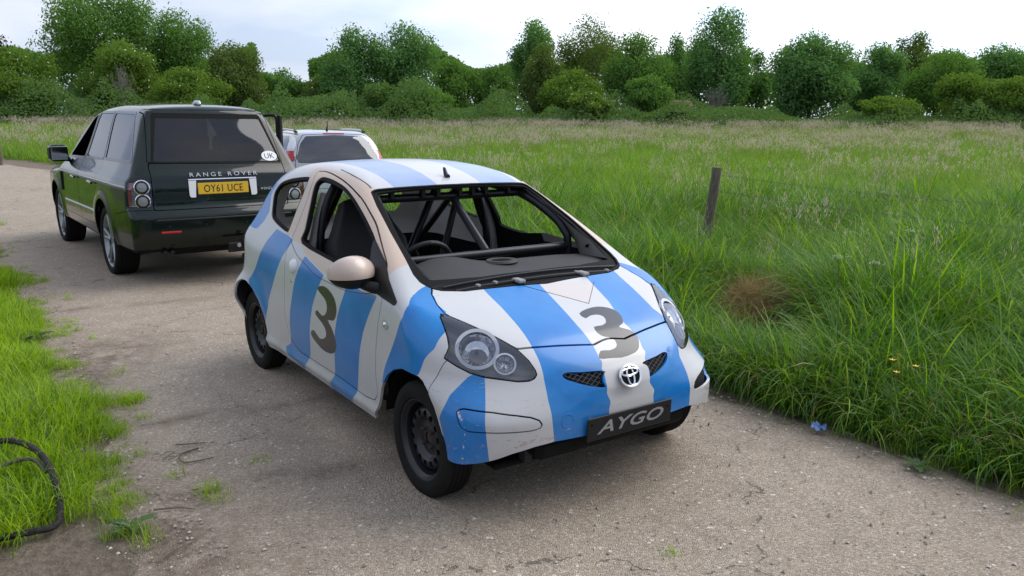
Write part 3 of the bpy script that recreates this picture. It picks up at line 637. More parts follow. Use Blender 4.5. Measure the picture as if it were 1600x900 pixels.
# emblem
Mf = frame_on(F_HATCH, (.618, 0, .610), .010)
def ering(mb, a, b, r, M, n=40):
    pts = [M @ Vector((a*math.cos(2*math.pi*k/n), b*math.sin(2*math.pi*k/n), 0)) for k in range(n+1)]; mb.tube(pts, r, 8, cap=False)
mb = MB(); mb.prism(ellipse(.058, .047, 32), .006, Mf @ Matrix.Translation((0, 0, -.004))); badge = mb.build('badge', M_RUB, bumper)
mb = MB(); ering(mb, .060, .049, .0065, Mf @ Matrix.Translation((0, 0, .005))); ering(mb, .019, .042, .0052, Mf @ Matrix.Translation((0, -.002, .006))); ering(mb, .047, .0165, .0052, Mf @ Matrix.Translation((0, .018, .006))); mb.build('emblem', M_CHROME, badge)
# show plate
zc = .407; Mp = Matrix.Translation((.648, 0, zc)) @ Matrix(((0, .03, 1, 0), (1, 0, 0, 0), (0, 1, -.03, 0), (0, 0, 0, 1)))
mb = MB(); mb.box((-.26, -.0555, -.008), (.26, .0555, .0), Mp, .003); plate = mb.build('number_plate', simple('dark_plate', (.014, .014, .016), .4, .2, 8, Specular_IOR_Level=.2), bumper)
text_obj('lettering', 'AYGO', simple('grey_print', (.24, .24, .25), .4, .2, 20), plate, Mp @ Matrix.Translation((.0, .002, .0012)), .056, 1.72, .32, 1.02, .0016, bold=.02)
for sx in (-.235, .235): MB().lathe([(0, .003), (.006, .002), (.007, 0)], 10, Mp @ Matrix.Translation((sx, .025, .0)) @ Matrix.Rotation(R(90), 4, 'X')).build('screw', M_RUB, plate)
# tow eye cap ring, missing lamp hole liner, valance
mb = MB(); ering(mb, .030, .030, .0018, frame_on(F_HATCH, (.60, -.345, .466), .0), 28); mb.build('tow_eye_cap', simple('blue_plastic', (.03, .2, .58), .4, .1, 8), bumper)
mb = MB(); mb.box((.40, -.46, .27), (.56, .46, .372), None, .03); mb.build('lower_valance', M_RUB, hatch)
mb = MB(); mb.box((-2.5, -.60, .215), (.42, .60, .245), None, .01); mb.build('floor_pan', M_RUB, hatch)
mb = MB(); mb.box((.40, -.46, .235), (.46, -.42, .31), None, .006); mb.build('tow_bracket', M_DASH, hatch)
# wheels
def steel_rim(o, rr, w, side):
    Ms = Matrix.Diagonal((1, side, 1, 1)); mb = MB()
    mb.lathe([(rr-.006, -w*.8), (rr-.02, -w*.6), (rr-.03, 0), (rr-.022, w*.55), (rr-.012, w*.70), (rr-.008, w*.80), (rr+.003, w*.86), (rr+.006, w*.80), (rr+.002, w*.7)], 56, Ms)
    mb.build('rim', M_RIM, o, 30)
    rs = np.array([.028, .045, .062, .078, .09, .098, .106, .114, .122, .130, .138, .146, .154, rr-.028]); hs = np.array([.022, .022, .020, .014, .018, .030, .038, .041, .041, .040, .037, .031, .020, .004])
    n = 120; A = np.arange(n)*2*np.pi/n
    V = np.stack([rs[:, None]*np.cos(A), np.broadcast_to(hs[:, None]-.004, (len(rs), n)), rs[:, None]*np.sin(A)], -1).reshape(-1, 3)
    i, j = np.meshgrid(np.arange(len(rs)-1), np.arange(n), indexing='ij'); j2 = (j+1) % n
    a, b, c, d = i*n+j, (i+1)*n+j, (i+1)*n+j2, i*n+j2
    T = np.concatenate([np.stack([a, c, b], -1).reshape(-1, 3), np.stack([a, d, c], -1).reshape(-1, 3)])
    N = np.tile([0, 1., 0], (len(V), 1)); s = np.full(len(V), -1.)
    nh = 14
    for k in range(nh):
        t = 2*np.pi*(k+.5)/nh; s = np.maximum(s, .0155-np.hypot(V[:, 0]-.124*np.cos(t), V[:, 2]-.124*np.sin(t)))
    V, T, N = clip(V, T, N, s); V, T, N = lips(V, T, N, .012); V = V*[1, side, 1]
    if side < 0: T = T[:, ::-1]
    me = mesh_np('disc', V, T, M_RIM); me.set_sharp_from_angle(angle=R(40)); link(bpy.data.objects.new('disc', me), o)
    mb = MB(); mb.lathe([(rr-.03, -.03), (.02, -.03)], 40, Ms); mb.build('brake_backing', M_RUB, o)
    mb = MB(); mb.lathe([(.0, .012), (.026, .012), (.030, .006), (.031, -.02)], 20, Ms)
    for k in range(4):
        t = math.pi*.25+k*math.pi/2; mb.lathe([(0, .036), (.007, .034), (.010, .026), (.010, .01)], 6, Matrix.Translation((.05*math.cos(t), 0, .05*math.sin(t))) @ Ms)
    mb.build('hub', M_HUB, o)
M_HUB = simple('rusty_hub_steel', (.05, .03, .022), .7, .5, 60)
for x, y in ((.045, -.71), (.045, .71), (-2.335, -.705), (-2.335, .705)): tyre_wheel(hatch, (x, y, .2785), -1 if y < 0 else 1, .2785, .155, steel_rim)
# roll cage
rc = .0235
cage = [[(-.98, -.52, 1.30), (-.98, .5, 1.30)], [(-.555, -.60, 1.012), (-.555, .565, 1.012)], [(-.985, .02, 1.29), (-.58, .0, 1.02)],
  [(-.98, .5, 1.30), (-.82, .525, 1.245), (-.66, .55, 1.165), (-.585, .562, 1.10), (-.555, .568, 1.03), (-.55, .575, .7), (-.55, .575, .28)],
  [(-.98, -.5, 1.30), (-.82, -.535, 1.235), (-.64, -.565, 1.13), (-.57, -.60, 1.05), (-.55, -.62, .95), (-.55, -.62, .28)],
  [(-1.52, -.66, .28), (-1.52, -.60, 1.05), (-1.53, -.50, 1.33), (-1.53, -.38, 1.38), (-1.53, .38, 1.38), (-1.53, .50, 1.33), (-1.52, .60, 1.05), (-1.52, .66, .28)],
  [(-.98, .5, 1.30), (-1.53, .45, 1.365)], [(-.98, -.5, 1.30), (-1.53, -.45, 1.365)], [(-1.53, .25, 1.37), (-1.50, -.22, .45)], [(-1.53, .42, 1.37), (-1.50, .12, .40)],
  [(-1.53, .44, 1.36), (-2.30, .40, .72)], [(-1.53, -.44, 1.36), (-2.30, -.40, .72)], [(-1.52, -.62, .80), (-1.52, .62, .80)], [(-.55, .6, .62), (-1.52, .62, .55)]]
croot = None
for i, pts in enumerate(cage):
    sm = 5 if len(pts) > 2 else 0
    mb = MB(); mb.tube(pts, rc, 12, smooth=sm); mb.build('cage_tube', M_TUBE, hatch)
# header plates with the row of holes above the front bar
for y in (-.40, -.20, -.10, .05, .14, .235, .40): MB().box((-.975, y-.012, 1.30), (-.935, y+.012, 1.352), None, .003).build('header_bracket', M_TUBE, hatch)
# seat, wheel, dash
def ribbon_seat():
    mb = MB(); st = [(-.95, .42, .22, .05), (-1.10, .41, .235, .06), (-1.25, .42, .24, .08), (-1.33, .52, .25, .10), (-1.37, .68, .255, .11), (-1.41, .85, .26, .11), (-1.45, .98, .25, .10), (-1.49, 1.08, .19, .08), (-1.52, 1.17, .145, .07), (-1.54, 1.225, .12, .05), (-1.545, 1.24, .06, .03)]
    v = []; f = []; n = 20
    for i, (x, z, w_, t) in enumerate(st):
        a = st[max(i-1, 0)]; b = st[min(i+1, len(st)-1)]; tx, tz = b[0]-a[0], b[1]-a[1]; L_ = math.hypot(tx, tz); nx, nz_ = tz/L_, -tx/L_
        if i < 3: pass
        for k in range(n):
            th = 2*math.pi*k/n; c, s_ = math.cos(th), math.sin(th); yy = w_*math.copysign(abs(c)**.55, c); d = t*math.copysign(abs(s_)**.6, s_)
            bol = .05*max(0, abs(yy)/w_-.62)/.38 if s_ > 0 else 0
            v.append((x+nx*(d+bol), -.345+yy, z+nz_*(d+bol)))
    for i in range(len(st)-1):
        for k in range(n): f.append((i*n+k, i*n+(k+1) % n, (i+1)*n+(k+1) % n, (i+1)*n+k))
    f.append(tuple(range(n))[::-1]); f.append(tuple(range((len(st)-1)*n, len(st)*n)))
    mb.add(v, f); return mb
ribbon_seat().build('driver_seat', simple('black_seat_cloth', (.016, .016, .018), .8, .4, 30), hatch, 60)
MB().box((-1.3, -.55, .25), (-.9, -.14, .36), None, .02).build('seat_mount', M_BLACK, hatch)
# pale door pillar trims and belt
MB().tube([(-1.60, -.53, 1.28), (-1.57, -.60, 1.1), (-1.56, -.66, .85), (-1.56, -.68, .5)], .032, 8, smooth=4).build('pillar_trim', M_TRIM, hatch)
MB().tube([(-1.62, .60, 1.30), (-1.58, .66, 1.1), (-1.57, .70, .85), (-1.57, .71, .5)], .035, 8, smooth=4).build('pillar_trim', M_TRIM, hatch)
ns = [(-.13, .93), (-.15, .972), (-.28, .992), (-.42, .995), (-.52, .975), (-.575, .93), (-.585, .86), (-.53, .70), (-.45, .62), (-.2, .6)]
v = []; f = []; ys = np.linspace(-.60, .60, 25)
for y in ys:
    for k, (x, z) in enumerate(ns):
        hump = .05*math.exp(-((y+.36)/.17)**2)*(1 if 3 <= k <= 6 else 0)-.012*math.exp(-((y)/.1)**2)*(k in (2,))
        v.append((x-.02*hump, y, z+hump-.02*(abs(y)/.6)**4))
for i in range(24):
    for k in range(len(ns)-1): f.append((i*len(ns)+k, i*len(ns)+k+1, (i+1)*len(ns)+k+1, (i+1)*len(ns)+k))
dash = MB().add(v, f).build('dashboard', M_DASH, hatch, 50)
Ms = Matrix.Translation((-.385, -.03, .996)) @ Matrix.Rotation(R(90), 4, 'X') @ Matrix.Rotation(R(-3), 4, 'Z')
mb = MB(); mb.lathe([(.0, .004), (.055, .006), (.066, .012), (.088, .012), (.10, 0)], 32, Matrix.Translation((-.385, -.03, .994)) @ Matrix.Diagonal((.75, 1.0, 1, 1)) @ Matrix.Rotation(R(90), 4, 'X')); spk = mb.build('speaker', M_DASH, dash)
mb = MB()
for i in range(-7, 8):
    for j in range(-7, 8):
        x, y = i*.0085, j*.0085
        if x*x/.042**2+y*y/.056**2 < 1: mb.box((-.385+x-.003, -.03+y-.003, 1.001), (-.385+x+.003, -.03+y+.003, 1.0035))
mb.build('speaker_holes', M_RUB, spk)
Mw = Matrix.Translation((-.70, -.345, .935)) @ Matrix.Rotation(R(-62), 4, 'Y')
mb = MB(); n = 40; mb.tube([Mw @ Vector((.175*math.cos(2*math.pi*k/n), .175*math.sin(2*math.pi*k/n), 0)) for k in range(n+1)], .015, 10, cap=False); stw = mb.build('steering_wheel', M_BLACK, hatch)
mb = MB()
for t in (90, 210, 330): mb.tube([Mw @ Vector((.03*math.cos(R(t)), .03*math.sin(R(t)), -.02)), Mw @ Vector((.17*math.cos(R(t)), .17*math.sin(R(t)), 0))], .012, 8)
mb.lathe([(0, .012), (.05, .008), (.06, -.02)], 20, Mw @ Matrix.Rotation(R(90), 4, 'X')); mb.build('steering_boss', M_BLACK, stw)
MB().tube([Mw @ Vector((0, 0, -.02)), (-.30, -.345, .80)], .03, 10).build('steering_column', M_BLACK, hatch)
MB().tube([(-.60, -.22, .93), (-.64, -.15, .985)], .008, 8).build('stalk', M_PALE, hatch)
# left A pillar screw
MB().lathe([(0, .004), (.012, .004), (.016, 0)], 14, Matrix.Translation((-.39, .585, 1.03)) @ Matrix.Rotation(R(60), 4, 'Z') @ Matrix.Rotation(R(40), 4, 'X')).build('pillar_screw', M_BLACK, hatch)
# broad grey trim on the inside of the screen pillars
for sgn in (1, -1):
    Oo = [(-.90, .500, 1.325), (-.73, .536, 1.249), (-.536, .570, 1.150), (-.36, .588, 1.060), (-.20, .572, .985)]; Ii = [(-.945, .535, 1.312), (-.785, .580, 1.195), (-.660, .612, 1.105), (-.565, .628, 1.038), (-.525, .640, .955)]
    v = []; f = []
    for o_, i_ in zip(Oo, Ii):
        o_ = np.array(o_)*[1, sgn, 1]; i_ = np.array(i_)*[1, sgn, 1]
        for t, b_ in ((0, 0), (.33, .010), (.66, .010), (1, 0)): v.append(o_+(i_-o_)*t+np.array([.3, -sgn*.8, .4])*b_)
    for k in range(4):
        for c in range(3): f.append((k*4+c, k*4+c+1, k*4+5+c, k*4+4+c))
    MB().add(v, f).build('pillar_cover', M_PILLAR, hatch, 60)
# ------------------------------------------------------------------ the dark green four wheel drive
s_wz = pchip([.3, .45, .6, .8, .98, 1.08, 1.14, 1.3, 1.55, 1.72, 1.82, 1.9], [.90, .935, .958, .968, .968, .95, .905, .83, .725, .65, .59, .53])
s_px = pchip([-1.3, -1.1, -.8, -.4, .5, 2.5, 3.2, 3.6, 3.9], [.93, .955, .98, 1., 1., 1., .985, .95, .88])
s_tc = pchip([3.9, 3.6, 3.0, 2.55, 2.4, 1.82, 1.5, 1.15, .5, -.2, -.6, -.75, -.95], [.98, 1.05, 1.12, 1.17, 1.22, 1.64, 1.78, 1.83, 1.855, 1.85, 1.825, 1.80, 1.70])
s_rz = pchip([.3, .45, .55, .72, .78, .84, 1.0, 1.12, 1.2, 1.5, 1.78, 1.9], [-.98, -1.10, -1.16, -1.165, -1.13, -1.085, -1.075, -1.055, -1.0, -.83, -.66, -.6])
s_fz = pchip([.3, .5, .7, 1.0, 1.1], [3.70, 3.80, 3.82, 3.75, 3.6])
def F_SUV(P):
    x = P[..., 0]; y = np.abs(P[..., 1]); z = P[..., 2]; Wd = s_wz(z)*s_px(x)
    for cx in (0, 2.88):
        r = np.hypot(x-cx, z-.38); Wd = Wd+.018*np.exp(-((r-.46)/.08)**2)*(z < .95)
    f = smax(y-Wd, z-(s_tc(x)-.07*y*y-.05*y**4), .09)
    f = smax(f, x-(s_fz(z)-.15*y*y), .15)
    f = smax(f, (s_rz(z)+.05*y**2+.06*y**8)-x, .06)
    return smax(f, .33-z, .03)
mg = NT('dark_green_car_paint'); _n = mg.noise(9, mg.coord(), 4)
_c = mg.mix(_n, (.002, .0075, .0065), (.0035, .011, .0095)); _sp = mg.n('ShaderNodeSeparateXYZ'); mg.l(mg.coord(), _sp.inputs[0])
_c = mg.mix(mg.math('MULTIPLY', mg.ramp(_sp.outputs[2], (.35, .22), (.70, .0)), mg.ramp(mg.noise(4, mg.coord(), 5), (.3, .2), (.7, .9))), _c, (.045, .04, .034))
_b = mg.bsdf(_c, .22, Coat_Weight=.6, Coat_Roughness=.03, Specular_IOR_Level=.15); M_GREEN = mg.m
M_GLASSD = glassmat('privacy_glass', (.08, .08, .11), .95, .03)
M_SUVIN = simple('dark_leather', (.012, .012, .013), .7)
M_LAMPG = simple('lamp_pod', (.22, .23, .24), .25, .2, 20, Metallic=.3); M_SUVTRIM = simple('grey_window_trim', (.10, .11, .12), .3)
suv = empty('off_road_car', (-3.6774, 9.4871, 0), R(127.38)); tag(suv, 'dark green large off road car seen from behind with yellow rear number plate', 'car')
sV, sT, sN = shell_grid(F_SUV, 46, 170, 62, 110, 3.0, -.5, .85)
yz = lambda P: P[:, [1, 2]]
RWIN = [(-.563, 1.748), (.563, 1.752), (.668, 1.262), (-.690, 1.240)]
S_FW = [(2.10, 1.215), (1.86, 1.40), (1.62, 1.58), (1.47, 1.70), (1.34, 1.726), (1.29, 1.50), (1.285, 1.235)]
S_RD = [(1.25, 1.735), (.60, 1.74), (.47, 1.50), (.33, 1.265), (1.18, 1.245), (1.22, 1.5)]
S_QW = [(.50, 1.742), (-.36, 1.734), (-.50, 1.60), (-.80, 1.284), (.22, 1.268), (.37, 1.50)]
LAMP = lambda P, sg: mx(psdf(P[:, [0, 2]], [(-.985, .838), (-1.3, .825), (-1.3, 1.089), (-.98, 1.083)]), .700-sg*P[:, 1])
arch = lambda P, c: np.hypot(P[:, 0]-c, P[:, 2]-.40)-.445
S_WS = np.array([(2.33, 0), (2.30, .4), (2.20, .66), (1.70, .58), (1.50, .53), (1.46, .3), (1.46, 0)])
def s_cut(P):
    ay = np.abs(P[:, 1]); sd_ = .4-ay
    return -mn(mx(psdf(yz(P), RWIN), P[:, 0]+.3), mx(psdf(xz(P), S_FW), sd_), mx(psdf(xz(P), S_RD), sd_), mx(psdf(xz(P), S_QW), sd_), mx(psdf(P[:, :2], sym_poly(S_WS)), 1.1-P[:, 2]),
               LAMP(P, 1), LAMP(P, -1), mx(arch(P, -.02), .5-ay), mx(arch(P, 2.86), .5-ay))
sb = sub(sV, sT, sN, s_cut, lambda P: .40-P[:, 2])
tg_lo = lambda P: mx(psdf(yz(P), [(-.70, 1.235), (.70, 1.262), (.705, .80), (.70, .795), (-.70, .795)]), P[:, 0]+.5)   # lower tailgate
tg_up = lambda P: mx(psdf(yz(P), [(-.62, 1.79), (.62, 1.79), (.705, 1.262), (-.70, 1.24)]), P[:, 0]+.45)
rb = lambda P: mx(psdf(P[:, [0, 2]], [(-2, .802), (-1.02, .806), (-.60, .74), (-.45, .60), (-.45, .2), (-2, .2)]), P[:, 0]+.42)
def doorf(a, b): return lambda P: mx(psdf(xz(P), [(b, .47), (a, .47), (a, 1.19), (a-.0, 1.25), (a*.75+b*.25, 1.78), (b+.05, 1.78), (b-.0, 1.25)]), .5-np.abs(P[:, 1]))
dF = lambda P: mx(psdf(xz(P), [(2.20, .50), (2.22, 1.0), (2.17, 1.19), (1.45, 1.745), (1.30, 1.745), (1.27, 1.2), (1.27, .50)]), .5-P[:, 1])
dR = lambda P: mx(psdf(xz(P), [(1.26, .50), (1.26, 1.2), (1.28, 1.755), (.57, 1.757), (.28, 1.25), (.28, .95), (.45, .72), (.50, .5)]), .5-P[:, 1])
g = .004
o_b = sub(*sb, lambda P: -tg_lo(P), lambda P: -tg_up(P), lambda P: -rb(P), lambda P: -dF(P), lambda P: -dR(P))
def spanel(name, par, q, mat, lip=.015, off=0.0):
    a, b, c = lips(*q, lip) if lip else q
    return obj_np(name, par, a+c*off, b, mat, c)
sbody = spanel('body_shell', suv, o_b, M_GREEN)
tgl = spanel('lower_tailgate', suv, sub(*sb, lambda P: tg_lo(P)+.008), M_GREEN)
tgu = spanel('upper_tailgate', suv, sub(*sb, lambda P: tg_up(P)+.007), M_GREEN)
rbp = spanel('rear_bumper', suv, sub(*sb, lambda P: rb(P)+.005, lambda P: -tg_lo(P)), M_GREEN)
dfo = spanel('door', suv, sub(*sb, lambda P: dF(P)+.006), M_GREEN); dro = spanel('door', suv, sub(*sb, lambda P: dR(P)+.006), M_GREEN)
# under skin, glass
bk = sub(sV, sT, sN, lambda P: -mn(mx(psdf(yz(P), RWIN), P[:, 0]+.3), mx(psdf(xz(P), S_FW), .4-np.abs(P[:, 1])), mx(psdf(xz(P), S_RD), .4-np.abs(P[:, 1])), mx(psdf(xz(P), S_QW), .4-np.abs(P[:, 1])), mx(psdf(P[:, :2], sym_poly(S_WS)), 1.1-P[:, 2]), mx(arch(P, -.02)-.01, .55-np.abs(P[:, 1])), mx(arch(P, 2.86)-.01, .55-np.abs(P[:, 1]))))
obj_np('cabin_lining', suv, bk[0]-bk[2]*.028, bk[1], M_DARKIN, bk[2])
gl = lambda nm, par, *fs: (lambda q: obj_np(nm, par, q[0]-q[2]*.004, q[1], M_GLASSD, q[2]))(sub(sV, sT, sN, *fs))
gl('rear_window', tgu, lambda P: mx(psdf(yz(P), RWIN), P[:, 0]+.3))
q = sub(sV, sT, sN, lambda P: mx(psdf(yz(P), RWIN), P[:, 0]+.3), lambda P: -psdf(yz(P), [(-.55, 1.70), (.53, 1.705), (.640, 1.275), (-.668, 1.255)])); spanel('window_frit', tgu, q, M_RUB, 0, -.002)
for poly, par in ((S_RD, dro), (S_QW, sbody)):
    for sg in (-1, 1): gl('side_window', par, lambda P: mx(psdf(xz(P), poly), .4-sg*P[:, 1]))
gl('windscreen', sbody, lambda P: mx(psdf(P[:, :2], sym_poly(S_WS)), 1.1-P[:, 2]))
for poly, par in ((S_FW, dfo), (S_RD, dro), (S_QW, sbody)):
    q = sub(sV, sT, sN, lambda P: mx(psdf(xz(P), poly)-.03, .4-P[:, 1]), lambda P: -psdf(xz(P), poly)); 
    spanel('window_trim', par, q, M_SUVTRIM, 0, .002)
# tail lamps: dark base, silver pods, clear round rings
for sg in (1, -1):
    q = sub(sV, sT, sN, lambda P: LAMP(P, sg)+.004); a, b, c = q
    tl_ = spanel('tail_light', suv, (a-c*.02, b, c), M_LAMPG, -.018)
    q2 = sub(*q, lambda P: -1.012-P[:, 0]); 
    obj_np('amber_reflector', tl_, q2[0]-q2[2]*.012, q2[1], M_RED, q2[2])
    q3 = sub(*q, lambda P: sg*P[:, 1]-.735); obj_np('dark_panel', tl_, q3[0]-q3[2]*.012, q3[1], M_BLACK, q3[2])
    obj_np('lens', tl_, a, b, M_LENS, c)
    for z in (1.030, .890):
        Mf = frame_on(F_SUV, (-1.035, sg*.792, z), -.006)
        mb = MB(); mb.lathe([(.066, .0), (.066, .012), (.056, .018), (.052, .010)], 28, Mf @ Matrix.Rotation(R(90), 4, 'X')); r_ = mb.build('lamp_ring', M_BLACK, tl_)
        mb = MB(); mb.lathe([(.050, .008), (.046, .014), (.03, .016), (0, .017)], 24, Mf @ Matrix.Rotation(R(90), 4, 'X')); mb.build('lamp_glass', M_LAMPG, r_)
        mb = MB(); mb.lathe([(.075, .0), (.075, .006), (.066, .008)], 28, Mf @ Matrix.Rotation(R(90), 4, 'X')); mb.build('chrome_ring', M_CHROME, r_)
# plate, light bar, lettering
M_YEL = simple('yellow_plate', (.62, .38, .012), .4, .08, 30)
Mp = Matrix.Translation((-1.082, 0, .998)) @ Matrix(((0, .10, -1, 0), (-1, 0, 0, 0), (0, 1, .10, 0), (0, 0, 0, 1)))
mb = MB(); mb.box((-.262, -.058, -.012), (.262, .058, 0), Mp, .004); pl = mb.build('number_plate', M_YEL, tgl)
text_obj('characters', 'OY61 UCE', M_BLACK, pl, Mp @ Matrix.Translation((0, 0, .001)), .074, .80, 0, 1.06, .0015)
mb = MB(); mb.box((-.355, .087, -.03), (.355, .100, .004), Mp, .005); mb.build('chrome_strip', M_CHROME, tgl)
for sx in (-1, 1): MB().prism([(sx*.275, .085), (sx*.352, .085), (sx*.350, -.07), (sx*.335, -.085), (sx*.29, -.085)][::sx], .006, Mp @ Matrix.Translation((0, 0, -.004))).build('reversing_lamp', M_WHITE, tgl)
Mt = Matrix.Translation((-1.058, -.02, 1.140)) @ Matrix(((0, .28, -1, 0), (-1, 0, 0, 0), (0, .96, .28, 0), (0, 0, 0, 1)))
text_obj('maker_lettering', 'RANGE ROVER', M_SILV, tgl, Mt, .042, 1.28, 0, 1.50, .006)
text_obj('trim_lettering', 'VOGUE', M_SILV, tgl, Mt @ Matrix.Translation((.46, -.165, -.03)), .026, 1.2, 0, 1.2, .006)
Mu = frame_on(F_SUV, (-.915, -.565, 1.305), .001); st_ = MB().prism(ellipse(.088, .060, 28), .001, Mu @ Matrix.Rotation(R(0), 4, 'Z')).build('country_sticker', M_WHITE, tgu)
text_obj('letters', 'UK', M_BLACK, st_, Mu @ Matrix.Translation((0, 0, .0014)), .062, .95, 0, 1.0, .0008)
# bumper details, spoiler, tow gear
for sg in (1, -1):
    p = rib([(-1.15, sg*y, .578) for y in np.linspace(.665, .475, 8)], F_SUV, .001); mb = MB(); mb.tube(p, .012, 6); mb.build('bumper_reflector', M_RED, rbp)
p = rib([(-1.15, y, .70) for y in np.linspace(-.70, .70, 15)], F_SUV, .0); mb = MB(); mb.tube(p, .012, 6); mb.build('bumper_step', M_BLACK, rbp)
for y in (-.55, -.2, .22, .58): MB().lathe([(0, .003), (.011, .002), (.012, 0)], 12, frame_on(F_SUV, (-1.15, y, .635), 0) @ Matrix.Rotation(R(90), 4, 'X')).build('parking_sensor', M_BLACK, rbp)
mb = MB(); mb.tube([(-.62, y, 1.775-.03*(y/.6)**2) for y in np.linspace(-.60, .60, 11)], .03, 10); mb.build('rear_spoiler', M_GREEN, tgu)
mb = MB(); mb.box((-1.08, -.6, .40), (.4, .6, .50), None, .04); mb.box((-1.0, -.55, .32), (-.5, .55, .42), None, .04); mb.build('under_tray', M_RUB, suv)
tb = MB().box((-1.19, -.30, .33), (-1.15, .02, .43), None, .008).build('tow_bracket', M_BLACK, suv)
mb = MB(); mb.tube([(-1.15, -.14, .45), (-1.24, -.14, .40), (-1.25, -.14, .47)], .018, 8); mb.build('tow_neck', M_BLACK, tb)
mb = MB(); mb.lathe([(0, .028), (.02, .02), (.028, 0), (.02, -.02), (.012, -.03)], 16, Matrix.Translation((-1.25, -.14, .50)) @ Matrix.Rotation(R(90), 4, 'X')); mb.build('tow_ball', M_BLACK, tb)
for y in (-.20, -.09): MB().lathe([(0, .012), (.02, .01), (.024, -.004)], 14, Matrix.Translation((-1.195, y, .40)) @ Matrix.Rotation(R(90), 4, 'Z')).build('bracket_bolt', M_SILV, tb)
MB().lathe([(0, .02), (.022, .012), (.026, -.01), (.015, -.03)], 14, Matrix.Translation((-1.20, -.13, .29))).build('socket_cover', M_BLACK, tb)
for y in (.55, .62): MB().tube([(-.7, y, .37), (-1.06, y, .36)], .024, 12).build('exhaust_pipe', M_BLACK, suv)
# side details
for par, x in ((dfo, 1.42), (dro, .45)):
    p = rib([(x+.10, .96, .99), (x, .96, .99), (x-.10, .96, .985)], F_SUV, .022); MB().tube(p, .014, 8, smooth=3).build('door_handle', M_GREEN, par)
p = rib([(x, .96, 1.01+.028*(2.8-x)/3.8) for x in np.linspace(2.75, -.96, 24)], F_SUV, -.001); MB().tube(p, .0055, 6).build('side_strip', M_SILV, sbody)
p = rib([(x, .96, .655+.02*(2.2-x)/2) for x in np.linspace(2.2, .35, 14)], F_SUV, .001); MB().tube(p, .011, 6).build('rubbing_strip', M_SILV, sbody)
mb = MB(); mb.box((2.28, .955, .76), (2.36, .985, 1.0), None, .006); mb.build('side_vent', M_BLACK, sbody)
Mm = Matrix.Translation((2.02, 1.04, 1.245)) @ Matrix.Rotation(R(8), 4, 'Z')
mb = MB(); mb.box((-.08, -.115, -.105), (.06, .105, .10), Mm, .035); mi = mb.build('door_mirror', M_GREEN, dfo)
MB().box((-.084, -.095, -.085), (-.078, .09, .08), Mm, .002).build('mirror_glass', M_CHROME, mi)
MB().tube([(2.02, 1.0, 1.18), (2.04, .9, 1.16)], .03, 8).build('mirror_arm', M_BLACK, mi)
# open door on the far side: panel, window frame
dlo = empty('open_door', (2.12, -.975, 0), R(40), suv)
mb = MB(); mb.box((-.98, -.05, .50), (0, .05, 1.20), None, .03); mb.build('door_panel', M_GREEN, dlo)
mb = MB(); mb.tube([(-.04, 0, 1.2), (-.40, .03, 1.52), (-.72, .05, 1.70), (-.90, .05, 1.735), (-.97, .05, 1.70), (-.985, .03, 1.5), (-.985, 0, 1.2)], .022, 8, smooth=4); mb.build('window_frame', M_BLACK, dlo)
mb = MB(); mb.box((-1.03, -.02, 1.19), (-.95, .05, 1.735), None, .01); mb.build('window_post', M_BLACK, dlo)
# roof aerial, cabin
MB().tube([(-.20, .0, 1.845), (-.33, 0, 1.862), (-.42, 0, 1.865), (-.46, 0, 1.845)], [.012, .03, .026, .012], 10).build('roof_aerial', M_SILV, suv)
for y in (-.42, .42):
    for x in (1.1, .15): MB().box((x-.10, y-.25, .6), (x+.04, y+.25, 1.30), None, .06).box((x-.09, y-.13, 1.32), (x+.01, y+.13, 1.50), None, .04).build('cabin_seat', M_SUVIN, suv)
MB().box((1.7, -.8, .9), (2.3, .8, 1.12), None, .05).build('dashboard', M_SUVIN, suv)
MB().box((-.9, -.8, .5), (2.4, .8, .58)).build('cabin_floor', M_SUVIN, suv)
for cx in (-.02, 2.86):
    for sg in (1, -1): MB().lathe([(.47, .93), (.47, .62), (.05, .62)], 24, Matrix.Translation((cx, 0, .42)) @ Matrix.Diagonal((1, sg, 1, 1)), R(-18), R(198)).build('wheel_tub', M_RUB, suv)
M_ALLOY = simple('grey_alloy', (.28, .29, .31), .35, .15, 20, Metallic=.7)
def alloy_rim(o, rr, w, side):
    Ms = Matrix.Diagonal((1, side, 1, 1)); mb = MB()
    mb.lathe([(rr-.01, -w*.8), (rr-.035, -w*.5), (rr-.04, w*.5), (rr-.02, w*.78), (rr-.004, w*.84), (rr+.006, w*.80), (rr+.002, w*.7)], 48, Ms); mb.build('rim', M_ALLOY, o, 30)
    mb = MB(); mb.lathe([(0, w*.62), (.06, w*.62), (.075, w*.50), (.08, 0)], 20, Ms); mb.build('hub', M_ALLOY, o)
    for k in range(5):
        for d in (-.16, .16):
            t = 2*math.pi*k/5+d+.2; u = 2*math.pi*k/5+d*.55+.2
            mb = MB(); mb.tube([Ms @ Vector((.06*math.cos(u), w*.55, .06*math.sin(u))), Ms @ Vector(((rr-.02)*math.cos(t), w*.72, (rr-.02)*math.sin(t)))], [.021, .015], 8); mb.build('spoke', M_ALLOY, o)
    mb = MB(); mb.lathe([(rr-.04, -.02), (.03, -.02)], 32, Ms); mb.build('brake_disc', M_RUB, o)
for x, y in ((0, -.815), (0, .815), (2.88, -.815), (2.88, .815)): tyre_wheel(suv, (x, y, .3815), -1 if y < 0 else 1, .3815, .255, alloy_rim)
